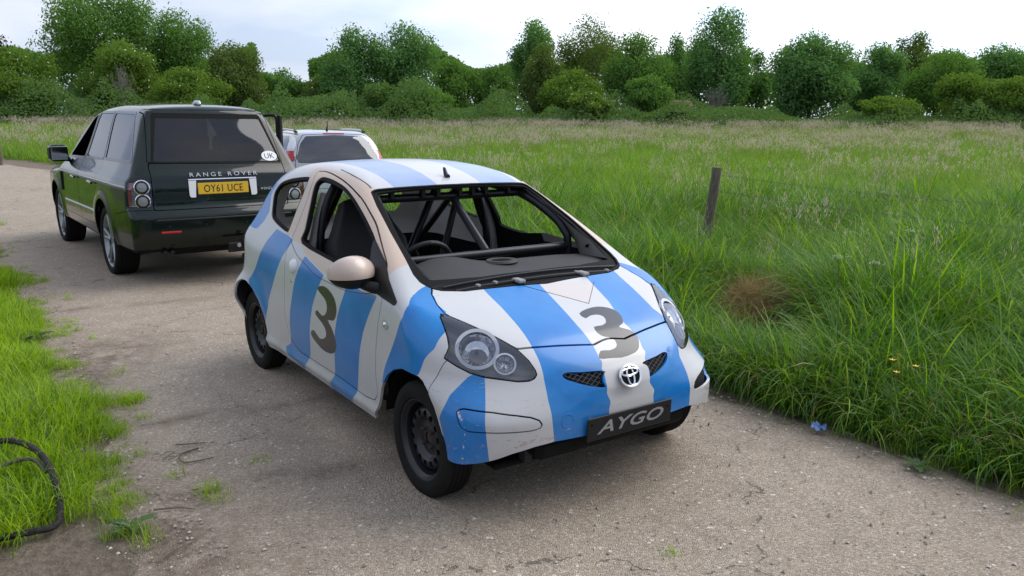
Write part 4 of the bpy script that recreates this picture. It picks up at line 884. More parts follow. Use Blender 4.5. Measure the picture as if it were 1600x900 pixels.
# ------------------------------------------------------------------ the silver estate beyond (only its top rear shows, built whole)
e_wz = pchip([.2, .5, .8, .95, 1.05, 1.2, 1.4, 1.5, 1.6], [.80, .86, .875, .865, .835, .765, .645, .57, .5])
e_px = pchip([-.1, .1, .5, 1.0, 3.2, 3.8, 4.2], [.86, .91, .965, 1., 1., .96, .85])
e_tc = pchip([-.2, .2, .42, .6, 1.2, 2.0, 2.5, 3.15, 3.6, 4.1], [1.36, 1.44, 1.470, 1.488, 1.50, 1.47, 1.37, 1.0, .92, .75])
e_rz = pchip([.2, .35, .5, .7, .85, 1.0, 1.2, 1.40, 1.5], [.10, .02, -.03, 0.0, .04, .09, .20, .34, .42])
e_fz = pchip([.2, .5, .8, .95], [4.02, 4.12, 4.05, 3.8])
def F_EST(P):
    x = P[..., 0]; y = np.abs(P[..., 1]); z = P[..., 2]
    f = smax(y-e_wz(z)*e_px(x), z-(e_tc(x)-.06*y*y-.06*y**4), .14)
    f = smax(f, x-(e_fz(z)-.2*y*y-.3*y**6), .12); f = smax(f, (e_rz(z)+.10*y**2+.25*y**6)-x, .10)
    return smax(f, .2-z, .03)
M_SILVER = simple('silver_car_paint', (.37, .39, .42), .25, .05, 30, Metallic=.35, Coat_Weight=1.0)
est = empty('estate_car', (-2.72, 13.15, 0), R(117.5)); tag(est, 'silver estate car with roof rails parked beyond the dark green off road car', 'car')
eV, eT, eN = shell_grid(F_EST, 30, 110, 44, 84, 3.3, .6, .75)
E_RW = sym_poly(np.array([(0, 1.425), (.46, 1.405), (.56, 1.30), (.655, 1.08), (.64, 1.00), (0, .985)]), 0)
E_SW = [(2.75, 1.02), (2.3, 1.26), (1.9, 1.385), (.75, 1.40), (.55, 1.30), (.50, 1.06)]
e_lamp = lambda P: mx(psdf(np.stack([np.abs(P[:, 1]), P[:, 2]], 1), [(.690, 1.02), (.95, 1.02), (.95, 1.35), (.60, 1.42), (.615, 1.30), (.685, 1.15)]), P[:, 0]-np.interp(P[:, 2], [1.02, 1.2, 1.40], [.36, .50, .62]))
ear = lambda P, c: np.hypot(P[:, 0]-c, P[:, 2]-.30)-.35
E_WS = sym_poly(np.array([(3.10, 0), (2.95, .6), (2.75, .68), (2.25, .55), (2.15, .3), (2.12, 0)]))
ecut = lambda P: -mn(mx(psdf(yz(P), E_RW), P[:, 0]-.8), mx(psdf(xz(P), E_SW), .4-np.abs(P[:, 1])), e_lamp(P), mx(psdf(P[:, :2], E_WS), .9-P[:, 2]), mx(ear(P, .75), .5-np.abs(P[:, 1])), mx(ear(P, 3.3), .5-np.abs(P[:, 1])))
etg = lambda P: mx(psdf(yz(P), sym_poly(np.array([(0, 1.45), (.50, 1.43), (.60, 1.30), (.69, 1.0), (.70, .6), (0, .6)]), 0)), P[:, 0]-.8)
eb = sub(eV, eT, eN, ecut)
ebody = spanel('body_shell', est, sub(*eb, lambda P: -etg(P)), M_SILVER); etail = spanel('tailgate', est, sub(*eb, lambda P: etg(P)+.008), M_SILVER)
q = sub(eV, eT, eN, lambda P: ecut(P)); obj_np('cabin_lining', est, q[0]-q[2]*.03, q[1], M_DARKIN, q[2])
egl = glassmat('tinted_glass', (.35, .38, .40), .88, .02)
for nm, par, f in (('rear_window', etail, lambda P: mx(psdf(yz(P), E_RW), P[:, 0]-.8)), ('windscreen', ebody, lambda P: mx(psdf(P[:, :2], E_WS), .9-P[:, 2])), ('side_window', ebody, lambda P: mx(psdf(xz(P), E_SW), .4-P[:, 1])), ('side_window', ebody, lambda P: mx(psdf(xz(P), E_SW), .4+P[:, 1]))):
    q = sub(eV, eT, eN, f); obj_np(nm, par, q[0]-q[2]*.004, q[1], egl, q[2])
for sg in (1, -1):
    q = sub(eV, eT, eN, lambda P: e_lamp(P)+.003, lambda P: -sg*P[:, 1]); 
    tlm = spanel('tail_light', est, sub(*q, lambda P: P[:, 2]-1.185), M_RED, .02); spanel('reversing_lamp', tlm, sub(*q, lambda P: 1.215-P[:, 2]), M_WHITE, .02); spanel('lamp_band', tlm, sub(*q, lambda P: 1.183-P[:, 2], lambda P: P[:, 2]-1.217), M_SILV, .02, -.002)
    rl = rib([(x, sg*.565, 1.45) for x in np.linspace(2.1, .55, 9)], F_EST, .0)
    pts = [rl[0]]+[p+[0, 0, .045] for p in rl[1:-1]]+[rl[-1]]
    MB().tube(pts, .016, 8, smooth=3).build('roof_rail', M_SILV, est)
    MB().tube([rl[-1]+[.05, 0, 0], rl[-1]+[.03, 0, .03], rl[-2]+[-.06, 0, .045]], [.022, .024, .018], 8).build('rail_foot', M_BLACK, est)
p = rib([(.62, .05, 1.48)], F_EST, 0)[0]; MB().tube([p, p+[-.02, 0, .03], p+[-.06, 0, .16]], [.022, .012, .004], 8).build('roof_aerial', M_BLACK, est)
p = rib([(.40, y, 1.44) for y in np.linspace(-.17, .17, 6)], F_EST, .002); MB().tube(p, .012, 6).build('brake_lamp', M_RED, etail)
for y in (-.38, .38):
    for x in (1.9, .95): MB().box((x-.10, y-.24, .5), (x+.04, y+.24, 1.08), None, .05).box((x-.09, y-.11, 1.10), (x-.01, y+.11, 1.26), None, .03).build('cabin_seat', M_SUVIN, est)
for cx in (.75, 3.3):
    for sg in (1, -1): MB().lathe([(.36, .84), (.36, .58), (.05, .58)], 20, Matrix.Translation((cx, 0, .31)) @ Matrix.Diagonal((1, sg, 1, 1)), R(-15), R(195)).build('wheel_tub', M_RUB, est)
def plain_rim(o, rr, w, side):
    Ms = Matrix.Diagonal((1, side, 1, 1)); mb = MB(); mb.lathe([(rr, w*.8), (rr-.02, w*.7), (rr-.04, w*.4), (.08, w*.55), (0, w*.6)], 30, Ms); mb.build('rim', M_ALLOY, o)
for x, y in ((.75, -.74), (.75, .74), (3.3, -.74), (3.3, .74)): tyre_wheel(est, (x, y, .31), -1 if y < 0 else 1, .31, .19, plain_rim, groove=False)
# ------------------------------------------------------------------ ground, track
RU = np.array([-.5736, .8192]); RN = np.array([-.8192, -.5736])     # along the track, and across it to the left
R0 = np.array([1.33, 5.25])
def zter(x, y):
    t = np.clip((y-24)/62, 0, 1); t = t*t*(3-2*t)
    return t*(.72+.0068*np.clip(x, -90, 90))
def soil():
    m = NT('field_soil'); v = m.coord(); n = m.noise(1.3, v, 6); n2 = m.noise(24, v, 5, .65)
    c = m.ramp(n2, (.3, (.12, .092, .063)), (.6, (.22, .175, .125)), (.8, (.32, .265, .205)))
    g = m.mix(m.ramp(n, (.42, 0), (.6, 1)), (.045, .075, .014), (.085, .095, .03))
    c = m.mix(m.ramp(m.attr('green'), (.3, 0), (.7, 1)), c, g)
    c = m.mix(m.ramp(m.noise(90, v, 4, .7), (.55, 0), (.75, 1)), c, (.20, .17, .135))
    b = m.bsdf(c, .95); m.l(m.bump(m.math('ADD', n2, m.noise(9, v, 6, .7)), 1.0, .06), b.inputs['Normal']); return m.m
xs = np.concatenate([np.linspace(-400, -24, 24), np.linspace(-22, 14, 145), np.linspace(18, 400, 24)]); ys = np.concatenate([[-40, -10, -2], np.linspace(.5, 26, 110), np.linspace(28, 140, 40), np.linspace(150, 900, 12)])
X, Y = np.meshgrid(xs, ys, indexing='ij'); Z = zter(X, Y); V = np.stack([X, Y, Z], -1).reshape(-1, 3)
q = (V[:, :2]-R0)@RN
V[:, 2] += np.where((np.abs(q+.0) < 60)&(V[:, 1] < 26), .02*np.sin(V[:, 0]*2.1+V[:, 1]*1.3)*np.clip(-(q+.5), 0, 1)-.012, 0)
nx, ny = len(xs), len(ys); i, j = np.meshgrid(np.arange(nx-1), np.arange(ny-1), indexing='ij'); a = i*ny+j
T = np.stack([a, a+ny, a+ny+1, a+1], -1).reshape(-1, 4)
gn = np.clip((np.maximum(-q-.15, q-3.6))/.8, 0, 1)*np.clip((V[:, 1]-2.9)/.8+ (q < 1)*9, 0, 1)
o = obj_np('field_ground', None, V, T, soil(), None, {'green': gn}); o['kind'] = 'structure'

def track_mat():
    m = NT('worn_concrete'); v = m.coord()
    big = m.noise(.55, v, 5, .55); mid = m.noise(5, v, 6, .6); fine = m.noise(120, v, 3, .7)
    vo = m.n('ShaderNodeTexVoronoi'); vo.inputs['Scale'].default_value = 135; m.l(v, vo.inputs['Vector'])
    vo2 = m.n('ShaderNodeTexVoronoi'); vo2.inputs['Scale'].default_value = 42; m.l(v, vo2.inputs['Vector'])
    c = m.mix(m.ramp(big, (.34, 0), (.66, 1)), (.345, .275, .205), (.44, .36, .275))
    c = m.mix(m.math('MULTIPLY', m.ramp(mid, (.40, 0), (.70, 1)), .55), c, (.21, .17, .13))
    st = m.mix(vo.outputs['Color'], (.16, .135, .11), (.44, .40, .35), 'MIX')
    sepc = m.n('ShaderNodeSeparateColor'); m.l(vo.outputs['Color'], sepc.inputs[0])
    stone = m.ramp(sepc.outputs[0], (.0, (.085, .068, .052)), (.40, (.32, .255, .19)), (.80, (.44, .36, .28)), (1.0, (.74, .68, .60)))
    c = m.mix(.46, c, stone)
    sepd = m.n('ShaderNodeSeparateColor'); m.l(vo2.outputs['Color'], sepd.inputs[0])
    c = m.mix(m.math('MULTIPLY', m.math('GREATER_THAN', sepd.outputs[1], .965), m.math('LESS_THAN', vo2.outputs['Distance'], .35)), c, (.62, .58, .52))
    # old oil and mud stains, at their own places
    dirt = m.attr('dirt'); d = m.math('MULTIPLY', dirt, m.ramp(m.noise(4.5, v, 8, .72), (.34, .0), (.60, 1)))
    c = m.mix(m.math('MINIMUM', d, 1.0), c, m.mix(m.ramp(m.noise(30, v, 5, .7), (.35, 0), (.65, 1)), (.105, .078, .054), (.25, .19, .14)))
    # cracks
    vc = m.n('ShaderNodeTexVoronoi', feature='DISTANCE_TO_EDGE'); vc.inputs['Scale'].default_value = .55
    w = m.n('ShaderNodeVectorMath', operation='ADD'); m.l(v, w.inputs[0]); wn_ = m.n('ShaderNodeVectorMath', operation='SCALE'); m.l(m.noise(2.2, v, 5, .6, 'Color'), wn_.inputs[0]); wn_.inputs['Scale'].default_value = .55; m.l(wn_.outputs[0], w.inputs[1]); m.l(w.outputs[0], vc.inputs['Vector'])
    crack = m.math('MULTIPLY', m.math('LESS_THAN', vc.outputs['Distance'], .0035), m.math('GREATER_THAN', mid, .50))
    c = m.mix(m.math('MULTIPLY', crack, .7), c, (.07, .06, .045))
    b = m.bsdf(c, .88)
    h = m.math('ADD', m.math('MULTIPLY', vo.outputs['Distance'], -1.0), m.math('MULTIPLY', mid, 1.3)); h = m.math('SUBTRACT', h, m.math('MULTIPLY', crack, 2.0))
    m.l(m.bump(h, .75, .012), b.inputs['Normal']); return m.m
M_TRACK = track_mat()
WD = 3.62
def edge_noise(s, k): return .07*np.sin(s*1.7+k)+.05*np.sin(s*4.3+2*k)+.03*np.sin(s*11.1+k*3)+.02*np.sin(s*23+k)
ss = np.concatenate([np.arange(-12, 16, .12), np.arange(16, 60, .6)]); qs = np.linspace(0, 1, 40)
S, Q = np.meshgrid(ss, qs, indexing='ij'); q0 = -.02+edge_noise(S, 1.0)*.6; q1 = WD+edge_noise(S, 2.5)*1.4+np.clip(-S-1.2, 0, 2)*.15
QQ = q0+(q1-q0)*Q; P = R0+np.outer(S.ravel(), RU)+QQ.ravel()[:, None]*RN+np.outer(.0105*np.maximum(S.ravel()-14, 0)**2, RN); qq = QQ.ravel(); Sr = S.ravel()
z = .004+.011*np.sin(np.pi*np.clip(qq/WD, 0, 1))+.004*np.sin(P[:, 0]*1.7)*np.sin(P[:, 1]*1.3)+zter(P[:, 0], P[:, 1])-.02*np.exp(-np.minimum(Q.ravel(), 1-Q.ravel())*60)
V = np.column_stack([P, z]); ny = len(qs); i, j = np.meshgrid(np.arange(len(ss)-1), np.arange(ny-1), indexing='ij'); a = i*ny+j
T = np.stack([a, a+1, a+ny+1, a+ny], -1).reshape(-1, 4); x, y = P[:, 0], P[:, 1]
dirt = .60*np.exp(-(((qq-3.52)/.30)**2))*np.clip(1.0-(Sr-7)/4, 0, 1)+1.05*np.exp(-((x+2.95)/.42)**2-((y-5.75)/.85)**2)+1.0*np.exp(-((x+1.7)/.8)**2-((y-3.0)/.42)**2)+.30*np.exp(-((x+1.1)/.5)**2-((y-4.0)/.7)**2)+.75*np.exp(-(qq/.22)**2)+.22*np.exp(-((x+1.0)/.8)**2-((y-6.2)/.8)**2)
for sj, q_a, q_b in ((.15, .6, 3.4), (1.25, 1.5, 3.6), (4.6, 1.8, 3.6), (9.3, 0, 3.6)):
    dirt += .9*np.exp(-((Sr-sj-.10*np.sin(qq*2.3))/.07)**2)*((qq > q_a)&(qq < q_b))
o = obj_np('track', None, V, T[:, ::-1], M_TRACK, None, {'dirt': dirt}); o['kind'] = 'structure'
# ------------------------------------------------------------------ grass (uncountable: geometry nodes scatter of blade clumps)
def leaf_mat(name, a, b, trans=.35, attr=None, rough=.55, dry=(.30, .25, .12), drya=.0):
    m = NT(name); oi = m.n('ShaderNodeObjectInfo'); v = m.coord(which='Object')
    g = m.n('ShaderNodeNewGeometry')
    f = m.math('ADD', m.math('MULTIPLY', oi.outputs['Random'], .6), m.math('MULTIPLY', g.outputs['Random Per Island'], .4))
    c = m.mix(m.ramp(f, (.12, 0), (.88, 1)), a, b)
    if drya: c = m.mix(m.math('GREATER_THAN', g.outputs['Random Per Island'], 1-drya), c, dry)
    if attr: c = m.mix(m.attr(attr), m.mix(.5, c, (.0, .0, .0)), c)
    d = m.n('ShaderNodeBsdfDiffuse'); t = m.n('ShaderNodeBsdfTranslucent'); gl = m.n('ShaderNodeBsdfGlossy'); gl.inputs['Roughness'].default_value = .42; gl.inputs[0].default_value = (.8, .85, .9, 1)
    tc_ = m.mix(.5, c, m.mix(1.0, c, (1.15, 1.2, .35), 'MULTIPLY'))
    m.l(c, d.inputs[0]); m.l(tc_, t.inputs[0]); x = m.n('ShaderNodeMixShader'); x.inputs[0].default_value = trans; m.l(d.outputs[0], x.inputs[1]); m.l(t.outputs[0], x.inputs[2])
    y = m.n('ShaderNodeMixShader'); y.inputs[0].default_value = .03; m.l(x.outputs[0], y.inputs[1]); m.l(gl.outputs[0], y.inputs[2]); m.l(y.outputs[0], m.o.inputs[0]); return m.m
G_TALL = leaf_mat('tall_grass_blades', (.13, .27, .004), (.30, .46, .018), .5, drya=.05)
G_DEEP = leaf_mat('deep_green_blades', (.05, .15, .010), (.12, .27, .022), .45, drya=.02)
G_LAWN = leaf_mat('verge_grass_blades', (.27, .44, .003), (.46, .63, .012), .55, drya=.04)
G_SEED = leaf_mat('seed_heads', (.44, .36, .33), (.58, .49, .45), .4)
G_STEM = leaf_mat('grass_stems', (.20, .25, .07), (.36, .34, .17), .3)
G_DRY = leaf_mat('dead_grass', (.26, .15, .07), (.46, .32, .17), .25)
def blade(v, f, base, h, w, az, lean, curl, seg=5, twist=0):
    dx, dy = math.cos(az), math.sin(az); sx, sy = math.cos(az+1.5708+twist), math.sin(az+1.5708+twist)
    x, y, z = base; a = lean; o = len(v); L_ = h/seg
    for k in range(seg+1):
        t = k/seg; ww = w*(1-t**1.7)*(.7+.6*min(t*3, 1)*.5)
        if k == seg: v.append((x, y, z))
        else: v.append((x-sx*ww/2, y-sy*ww/2, z)); v.append((x+sx*ww/2, y+sy*ww/2, z))
        x += dx*math.sin(a)*L_; y += dy*math.sin(a)*L_; z += math.cos(a)*L_; a += curl/seg*(1+1.5*t)
    for k in range(seg-1): f.append((o+2*k, o+2*k+1, o+2*k+3, o+2*k+2))
    f.append((o+2*seg-2, o+2*seg-1, o+2*seg))
TEMPL = {}
def template(key, kind, n):
    col = bpy.data.collections.new('clumps_'+key); r = random.Random(key)
    for i in range(n):
        v = []; f = []; mi = []
        def add(fn, m):
            k = len(f); fn(); mi.extend([m]*(len(f)-k))
        if kind == 'tall':
            for _ in range(20):
                rr = .16*math.sqrt(r.random()); t = r.random()*6.283
                add(lambda: blade(v, f, (rr*math.cos(t), rr*math.sin(t), -.03), r.uniform(.50, 1.15), r.uniform(.009, .021), r.random()*6.283, r.uniform(.02, .42), r.uniform(.4, 2.5), 7), 0 if r.random() < .38 else 1)
            mats = [G_TALL, G_DEEP]
        elif kind == 'field':
            for _ in range(38):
                rr = .34*math.sqrt(r.random()); t = r.random()*6.283
                add(lambda: blade(v, f, (rr*math.cos(t), rr*math.sin(t), -.03), r.uniform(.40, .90), r.uniform(.009, .019), r.random()*6.283, r.uniform(.02, .38), r.uniform(.3, 1.9), 5), 0 if r.random() < .75 else 1)
            mats = [G_TALL, G_DEEP]
        elif kind in ('seed', 'seedfar'):
            far = kind == 'seedfar'
            for _ in range(13 if not far else 22):
                rr = (.30 if not far else .6)*math.sqrt(r.random()); t = r.random()*6.283; b = (rr*math.cos(t), rr*math.sin(t), 0); h = r.uniform(.75, 1.10); az = r.random()*6.283; ln = r.uniform(.02, .16)
                add(lambda: blade(v, f, b, h, .004 if not far else .010, az, ln, .12, 3), 0)
                tip = v[-1]
                for _k in range(7 if not far else 4):
                    hz = r.uniform(-.16, .02); sp = .03*(1-(hz+.16)/.2)+.008
                    p = (tip[0]+r.uniform(-sp, sp)+math.cos(az)*ln*hz, tip[1]+r.uniform(-sp, sp)+math.sin(az)*ln*hz, tip[2]+hz)
                    add(lambda: blade(v, f, p, r.uniform(.03, .06) if not far else .08, r.uniform(.005, .009) if not far else .022, r.random()*6.283, r.uniform(.1, .6), .1, 2), 1)
            mats = [G_STEM, G_SEED]
        elif kind == 'lawn':
            for _ in range(60):
                rr = .11*math.sqrt(r.random()); t = r.random()*6.283
                add(lambda: blade(v, f, (rr*math.cos(t), rr*math.sin(t), -.01), r.uniform(.08, .26), r.uniform(.0035, .006), r.random()*6.283, r.uniform(.05, .5), r.uniform(.3, 1.6), 4), 0 if r.random() < .8 else 1)
            mats = [G_LAWN, G_DEEP]
        elif kind == 'dry':
            for _ in range(50):
                rr = .14*math.sqrt(r.random()); t = r.random()*6.283
                add(lambda: blade(v, f, (rr*math.cos(t), rr*math.sin(t), -.01), r.uniform(.25, .6), r.uniform(.003, .006), r.random()*6.283, r.uniform(.2, .9), r.uniform(.4, 1.6), 4), 0)
            mats = [G_DRY]
        me = bpy.data.meshes.new('clump'); me.from_pydata(v, [], f)
        for m in mats: me.materials.append(m)
        me.polygons.foreach_set('material_index', mi); me.shade_smooth()
        ob = bpy.data.objects.new('clump_'+key, me); col.objects.link(ob)
    TEMPL[key] = col
for k, kd, n in (('tall', 'tall', 8), ('field', 'field', 8), ('seed', 'seed', 6), ('seedfar', 'seedfar', 6), ('lawn', 'lawn', 8), ('dry', 'dry', 4)): template(k, kd, n)
def scatter(name, P, tpl, scl, rotz=None, tilt=.12, sz=None):
    n = len(P); me = bpy.data.meshes.new(name); me.vertices.add(n); me.vertices.foreach_set('co', np.asarray(P, np.float32).ravel())
    rot = np.stack([rng.normal(0, tilt, n), rng.normal(0, tilt, n), rng.uniform(0, 6.283, n)], 1).astype(np.float32)
    a = me.attributes.new('rot', 'FLOAT_VECTOR', 'POINT'); a.data.foreach_set('vector', rot.ravel())
    s3 = np.repeat(np.asarray(scl, np.float32)[:, None], 3, 1)
    if sz is not None: s3[:, 2] *= sz
    a = me.attributes.new('scl', 'FLOAT_VECTOR', 'POINT'); a.data.foreach_set('vector', s3.astype(np.float32).ravel())
    o = link(bpy.data.objects.new(name, me)); o['kind'] = 'stuff'
    ng = bpy.data.node_groups.new(name, 'GeometryNodeTree'); ng.interface.new_socket('Geometry', in_out='INPUT', socket_type='NodeSocketGeometry'); ng.interface.new_socket('Geometry', in_out='OUTPUT', socket_type='NodeSocketGeometry')
    N = ng.nodes.new; gi, go = N('NodeGroupInput'), N('NodeGroupOutput'); ip = N('GeometryNodeInstanceOnPoints'); ci = N('GeometryNodeCollectionInfo'); ci.inputs['Collection'].default_value = TEMPL[tpl]; ci.inputs['Separate Children'].default_value = True; ci.inputs['Reset Children'].default_value = True
    def na(nm):
        x = N('GeometryNodeInputNamedAttribute'); x.data_type = 'FLOAT_VECTOR'; x.inputs['Name'].default_value = nm; return x.outputs[0]
    er = N('FunctionNodeEulerToRotation'); l = ng.links.new
    l(gi.outputs[0], ip.inputs['Points']); l(ci.outputs[0], ip.inputs['Instance']); ip.inputs['Pick Instance'].default_value = True
    l(na('rot'), er.inputs[0]); l(er.outputs[0], ip.inputs['Rotation']); l(na('scl'), ip.inputs['Scale']); l(ip.outputs[0], go.inputs[0])
    md = o.modifiers.new('scatter', 'NODES'); md.node_group = ng; return o
def wedge(n, d0, d1, half=.78, pw=1.0):
    """random ground points in front of the camera, depth d0..d1"""
    d = np.sqrt(rng.uniform(d0*d0, d1*d1, n)) if pw == 1 else d0+(d1-d0)*rng.random(n)**pw
    return np.stack([rng.uniform(-1, 1, n)*half*d, d], 1)
def roadq(P):
    s = (P-R0)@RU; q = (P-R0)@RN-.0105*np.maximum(s-14, 0)**2; return s, q
def clear(P, pad=.2):
    """keep off the three cars"""
    ok = np.ones(len(P), bool)
    for c, a, x0, x1, y in (((.1843, 4.1227), -55.06, -2.8, .75, .9), ((-3.6774, 9.4871), 127.38, -1.3, 4.0, 1.05), ((-2.72, 13.15), 117.5, -.2, 4.3, .95)):
        t = R(a); d = P-np.array(c); lx = d@[math.cos(t), math.sin(t)]; ly = d@[-math.sin(t), math.cos(t)]
        ok &= ~((lx > x0-pad)&(lx < x1+pad)&(np.abs(ly) < y+pad))
    return ok
def with_z(P, dz=0): return np.column_stack([P, zter(P[:, 0], P[:, 1])+dz])
def lump(P, f, k): return .5+.5*np.sin(P[:, 0]*f+k)*np.sin(P[:, 1]*f*.8+k*2.1)
# right of the track: tall rank grass
P = np.concatenate([wedge(15000, 2.2, 9), wedge(5200, 9, 15)]); s, q = roadq(P); m = (q < -.10)&clear(P, .05); P = P[m]; q = q[m]
h = np.clip(.34+(-q)*.75, .34, .98)*(.70+.5*lump(P, 2.3, 1.0))*(1-.45*np.exp(-((P[:, 0]-2.4)/1.3)**2-((P[:, 1]-9.4)/1.8)**2))
DH = np.hypot((P[:, 0]-2.05)/.46, (P[:, 1]-6.45)/.95); h *= 1-.72*np.exp(-DH**4*.6); k = (np.hypot(P[:, 0]-2.17, P[:, 1]-7.02) > .32)|(rng.random(len(P)) < .25)
scatter('tall_verge_grass', with_z(P[k]), 'tall', h[k]*rng.uniform(.8, 1.15, k.sum()), tilt=.16)
# the open field
P = np.concatenate([wedge(9000, 8, 20), wedge(16000, 20, 45), wedge(9000, 45, 92)]); s, q = roadq(P); m = ((q < -1.2)|(q > 3.9))&clear(P, .1); P = P[m]
sc_ = np.where(P[:, 1] > 45, 1.25, np.where(P[:, 1] > 20, 1.05, .95))*(.72+.3*lump(P, .7, .3))*rng.uniform(.85, 1.15, len(P))*(1-.45*np.exp(-((P[:, 0]-2.6)/1.6)**2-((P[:, 1]-9.8)/1.8)**2))*.88
sc_ *= np.where(roadq(P)[1] > 3, .8, 1.0)
scatter('field_grass', with_z(P), 'field', sc_*np.where(P[:, 1] > 45, 1.1, 1), tilt=.10, sz=np.where(P[:, 1] > 45, .62, .85))
# pale seed heads, thin close by and thick far out
P = wedge(3000, 5.5, 20); s, q = roadq(P); m = (q < -1.8)&clear(P, .1)&(rng.random(len(P)) < .02+.08*lump(P, .9, 2)); scatter('grass_seed_heads', with_z(P[m]), 'seed', rng.uniform(.75, 1.0, m.sum()))
P = np.concatenate([wedge(5200, 13, 36), wedge(14000, 34, 92)]); s, q = roadq(P); m = ((q < -2)|(q > 4.2))&clear(P, .3)&(rng.random(len(P)) < np.clip((P[:, 1]-28)/36, .01, .36)*(.25+.75*lump(P, .35, .7))+.05*(lump(P, .55, 2.2) > .62)); scatter('far_seed_heads', with_z(P[m]), 'seedfar', rng.uniform(.8, 1.0, m.sum()), sz=.88)
# left of the track: short lush verge
P = np.concatenate([wedge(15000, 2.4, 9, .95), wedge(9000, 9, 26, .8)]); s, q = roadq(P); edge = 3.40+.11*np.sin(s*2.6)+.09*np.sin(s*5.7+1)+.07*np.sin(s*13)
m = (q > edge)&(P[:, 1] > 3.27-.32*np.clip(-P[:, 0]-1.75, 0, 1)+.12*np.sin(P[:, 0]*9))&clear(P, .05); P = P[m]; q = q[m]; e = edge[m]
h = np.clip(.22+(q-e)*2.0, .26, 1.05)*(.65+.7*lump(P, 3.1, .4))+np.clip(q-4.6, 0, 2)*.35
scatter('verge_grass', with_z(P, -.005), 'lawn', np.clip(h, .3, 2.4)*rng.uniform(.8, 1.25, len(P)), tilt=.2)
# thin growth in the dirt edge and along joints
P = wedge(1500, 2.6, 9, .95); s, q = roadq(P); m = ((q > 3.15)&(q < 3.7)&(rng.random(len(P)) < .35)&(P[:, 1] > 3.5))|((q < .02)&(q > -.14)); scatter('edge_grass', with_z(P[m], 0), 'lawn', rng.uniform(.2, .55, m.sum()), tilt=.3)
P = np.column_stack([rng.normal(2.17, .21, 170), rng.normal(7.02, .22, 170)]); scatter('dead_grass_heap', np.column_stack([P, .22*np.exp(-((P[:, 0]-2.17)/.25)**2-((P[:, 1]-7.02)/.3)**2)]), 'dry', rng.uniform(.45, .85, 170), tilt=.7)
# ------------------------------------------------------------------ trees, bushes and the bramble bank
def crown_mat(name, a, b, trans=.42):
    m = NT(name); g = m.n('ShaderNodeNewGeometry'); v = m.coord()
    f = m.math('ADD', m.math('MULTIPLY', m.attr('tone'), .6), m.math('MULTIPLY', g.outputs['Random Per Island'], .4))
    c = m.mix(f, a, b)
    d = m.n('ShaderNodeBsdfDiffuse'); t = m.n('ShaderNodeBsdfTranslucent'); m.l(c, d.inputs[0]); m.l(m.mix(1.0, c, (1.2, 1.25, .4), 'MULTIPLY'), t.inputs[0])
    x = m.n('ShaderNodeMixShader'); x.inputs[0].default_value = trans; m.l(d.outputs[0], x.inputs[1]); m.l(t.outputs[0], x.inputs[2]); m.l(x.outputs[0], m.o.inputs[0]); return m.m
LEAF = dict(dark=crown_mat('dark_foliage', (0.080, 0.182, 0.073), (0.189, 0.343, 0.122)), mid=crown_mat('mid_foliage', (0.081, 0.178, 0.051), (0.186, 0.321, 0.086)), light=crown_mat('light_foliage', (0.088, 0.169, 0.034), (0.189, 0.286, 0.062)),
            olive=crown_mat('olive_foliage', (.085, .140, .045), (.180, .245, .080)), copper=crown_mat('copper_foliage', (0.029, 0.016, 0.018), (0.065, 0.034, 0.036)), bramble=crown_mat('bramble_foliage', (.078, .155, .055), (.165, .262, .092)), grey=crown_mat('grey_twigs', (0.169, 0.150, 0.130), (0.312, 0.280, 0.247), .05))
M_BARK = simple('tree_bark', (.085, .072, .058), .9, .4, 8)
M_FLOW = simple('cream_blossom', (.62, .60, .46), .8, .1, 8)
def cards(C, Nn, size, r):
    """leaf clumps: each a bent pair of pointed faces"""
    n = len(C); a = r.normal(size=(n, 3)); d = Nn*.85+a*.62; d /= np.linalg.norm(d, axis=1, keepdims=True)
    u = np.cross(d, r.normal(size=(n, 3))); u /= np.linalg.norm(u, axis=1, keepdims=True); w = np.cross(d, u); s = size[:, None]
    L0 = C-u*s*.62; L1 = C+u*s*.62; A = C+w*s*.34+d*s*.10; B = C-w*s*.34+d*s*.10
    V = np.stack([L0, A, L1, B], 1).reshape(-1, 3); k = np.arange(n)*4
    T = np.concatenate([np.stack([k, k+1, k+2], 1), np.stack([k, k+2, k+3], 1)]); return V, T
def crown_points(lobes, n, r, gap=.25):
    """points in the outer part of a set of lobes, in clusters so that the sky shows between them"""
    vol = np.array([a*b*c for _, _, _, a, b, c in lobes])**.67; pk = r.choice(len(lobes), n, p=vol/vol.sum()); Lb = np.array(lobes)[pk]
    d = r.normal(size=(n, 3)); d /= np.linalg.norm(d, axis=1, keepdims=True)
    # twig clusters on each lobe
    ncl = max(14, n//30); cd = r.normal(size=(ncl, 3)); cd /= np.linalg.norm(cd, axis=1, keepdims=True); ci = r.integers(0, ncl, n)
    mixk = (r.random(n) < .72)[:, None]; dd = np.where(mixk, cd[ci]+r.normal(size=(n, 3))*.13, d); dd /= np.linalg.norm(dd, axis=1, keepdims=True)
    rad = np.clip(.92+.21*np.sin(cd[ci, 0]*9+cd[ci, 1]*7+pk)+r.normal(0, .10, n), .3, 1.3); out_ = np.isin(ci, r.choice(ncl, max(2, ncl//9), replace=False)); rad = np.where(out_&(dd[:, 2] > -.2), rad+.11, rad); rad = np.where(r.random(n) < .36, rad*r.uniform(.35, .95, n), rad)
    P = Lb[:, :3]+dd*rad[:, None]*Lb[:, 3:6]; tone = np.clip(.5+.35*np.sin(cd[ci, 0]*11+cd[ci, 2]*5+pk*1.7)+r.normal(0, .18, n), 0, 1); return P, dd, tone
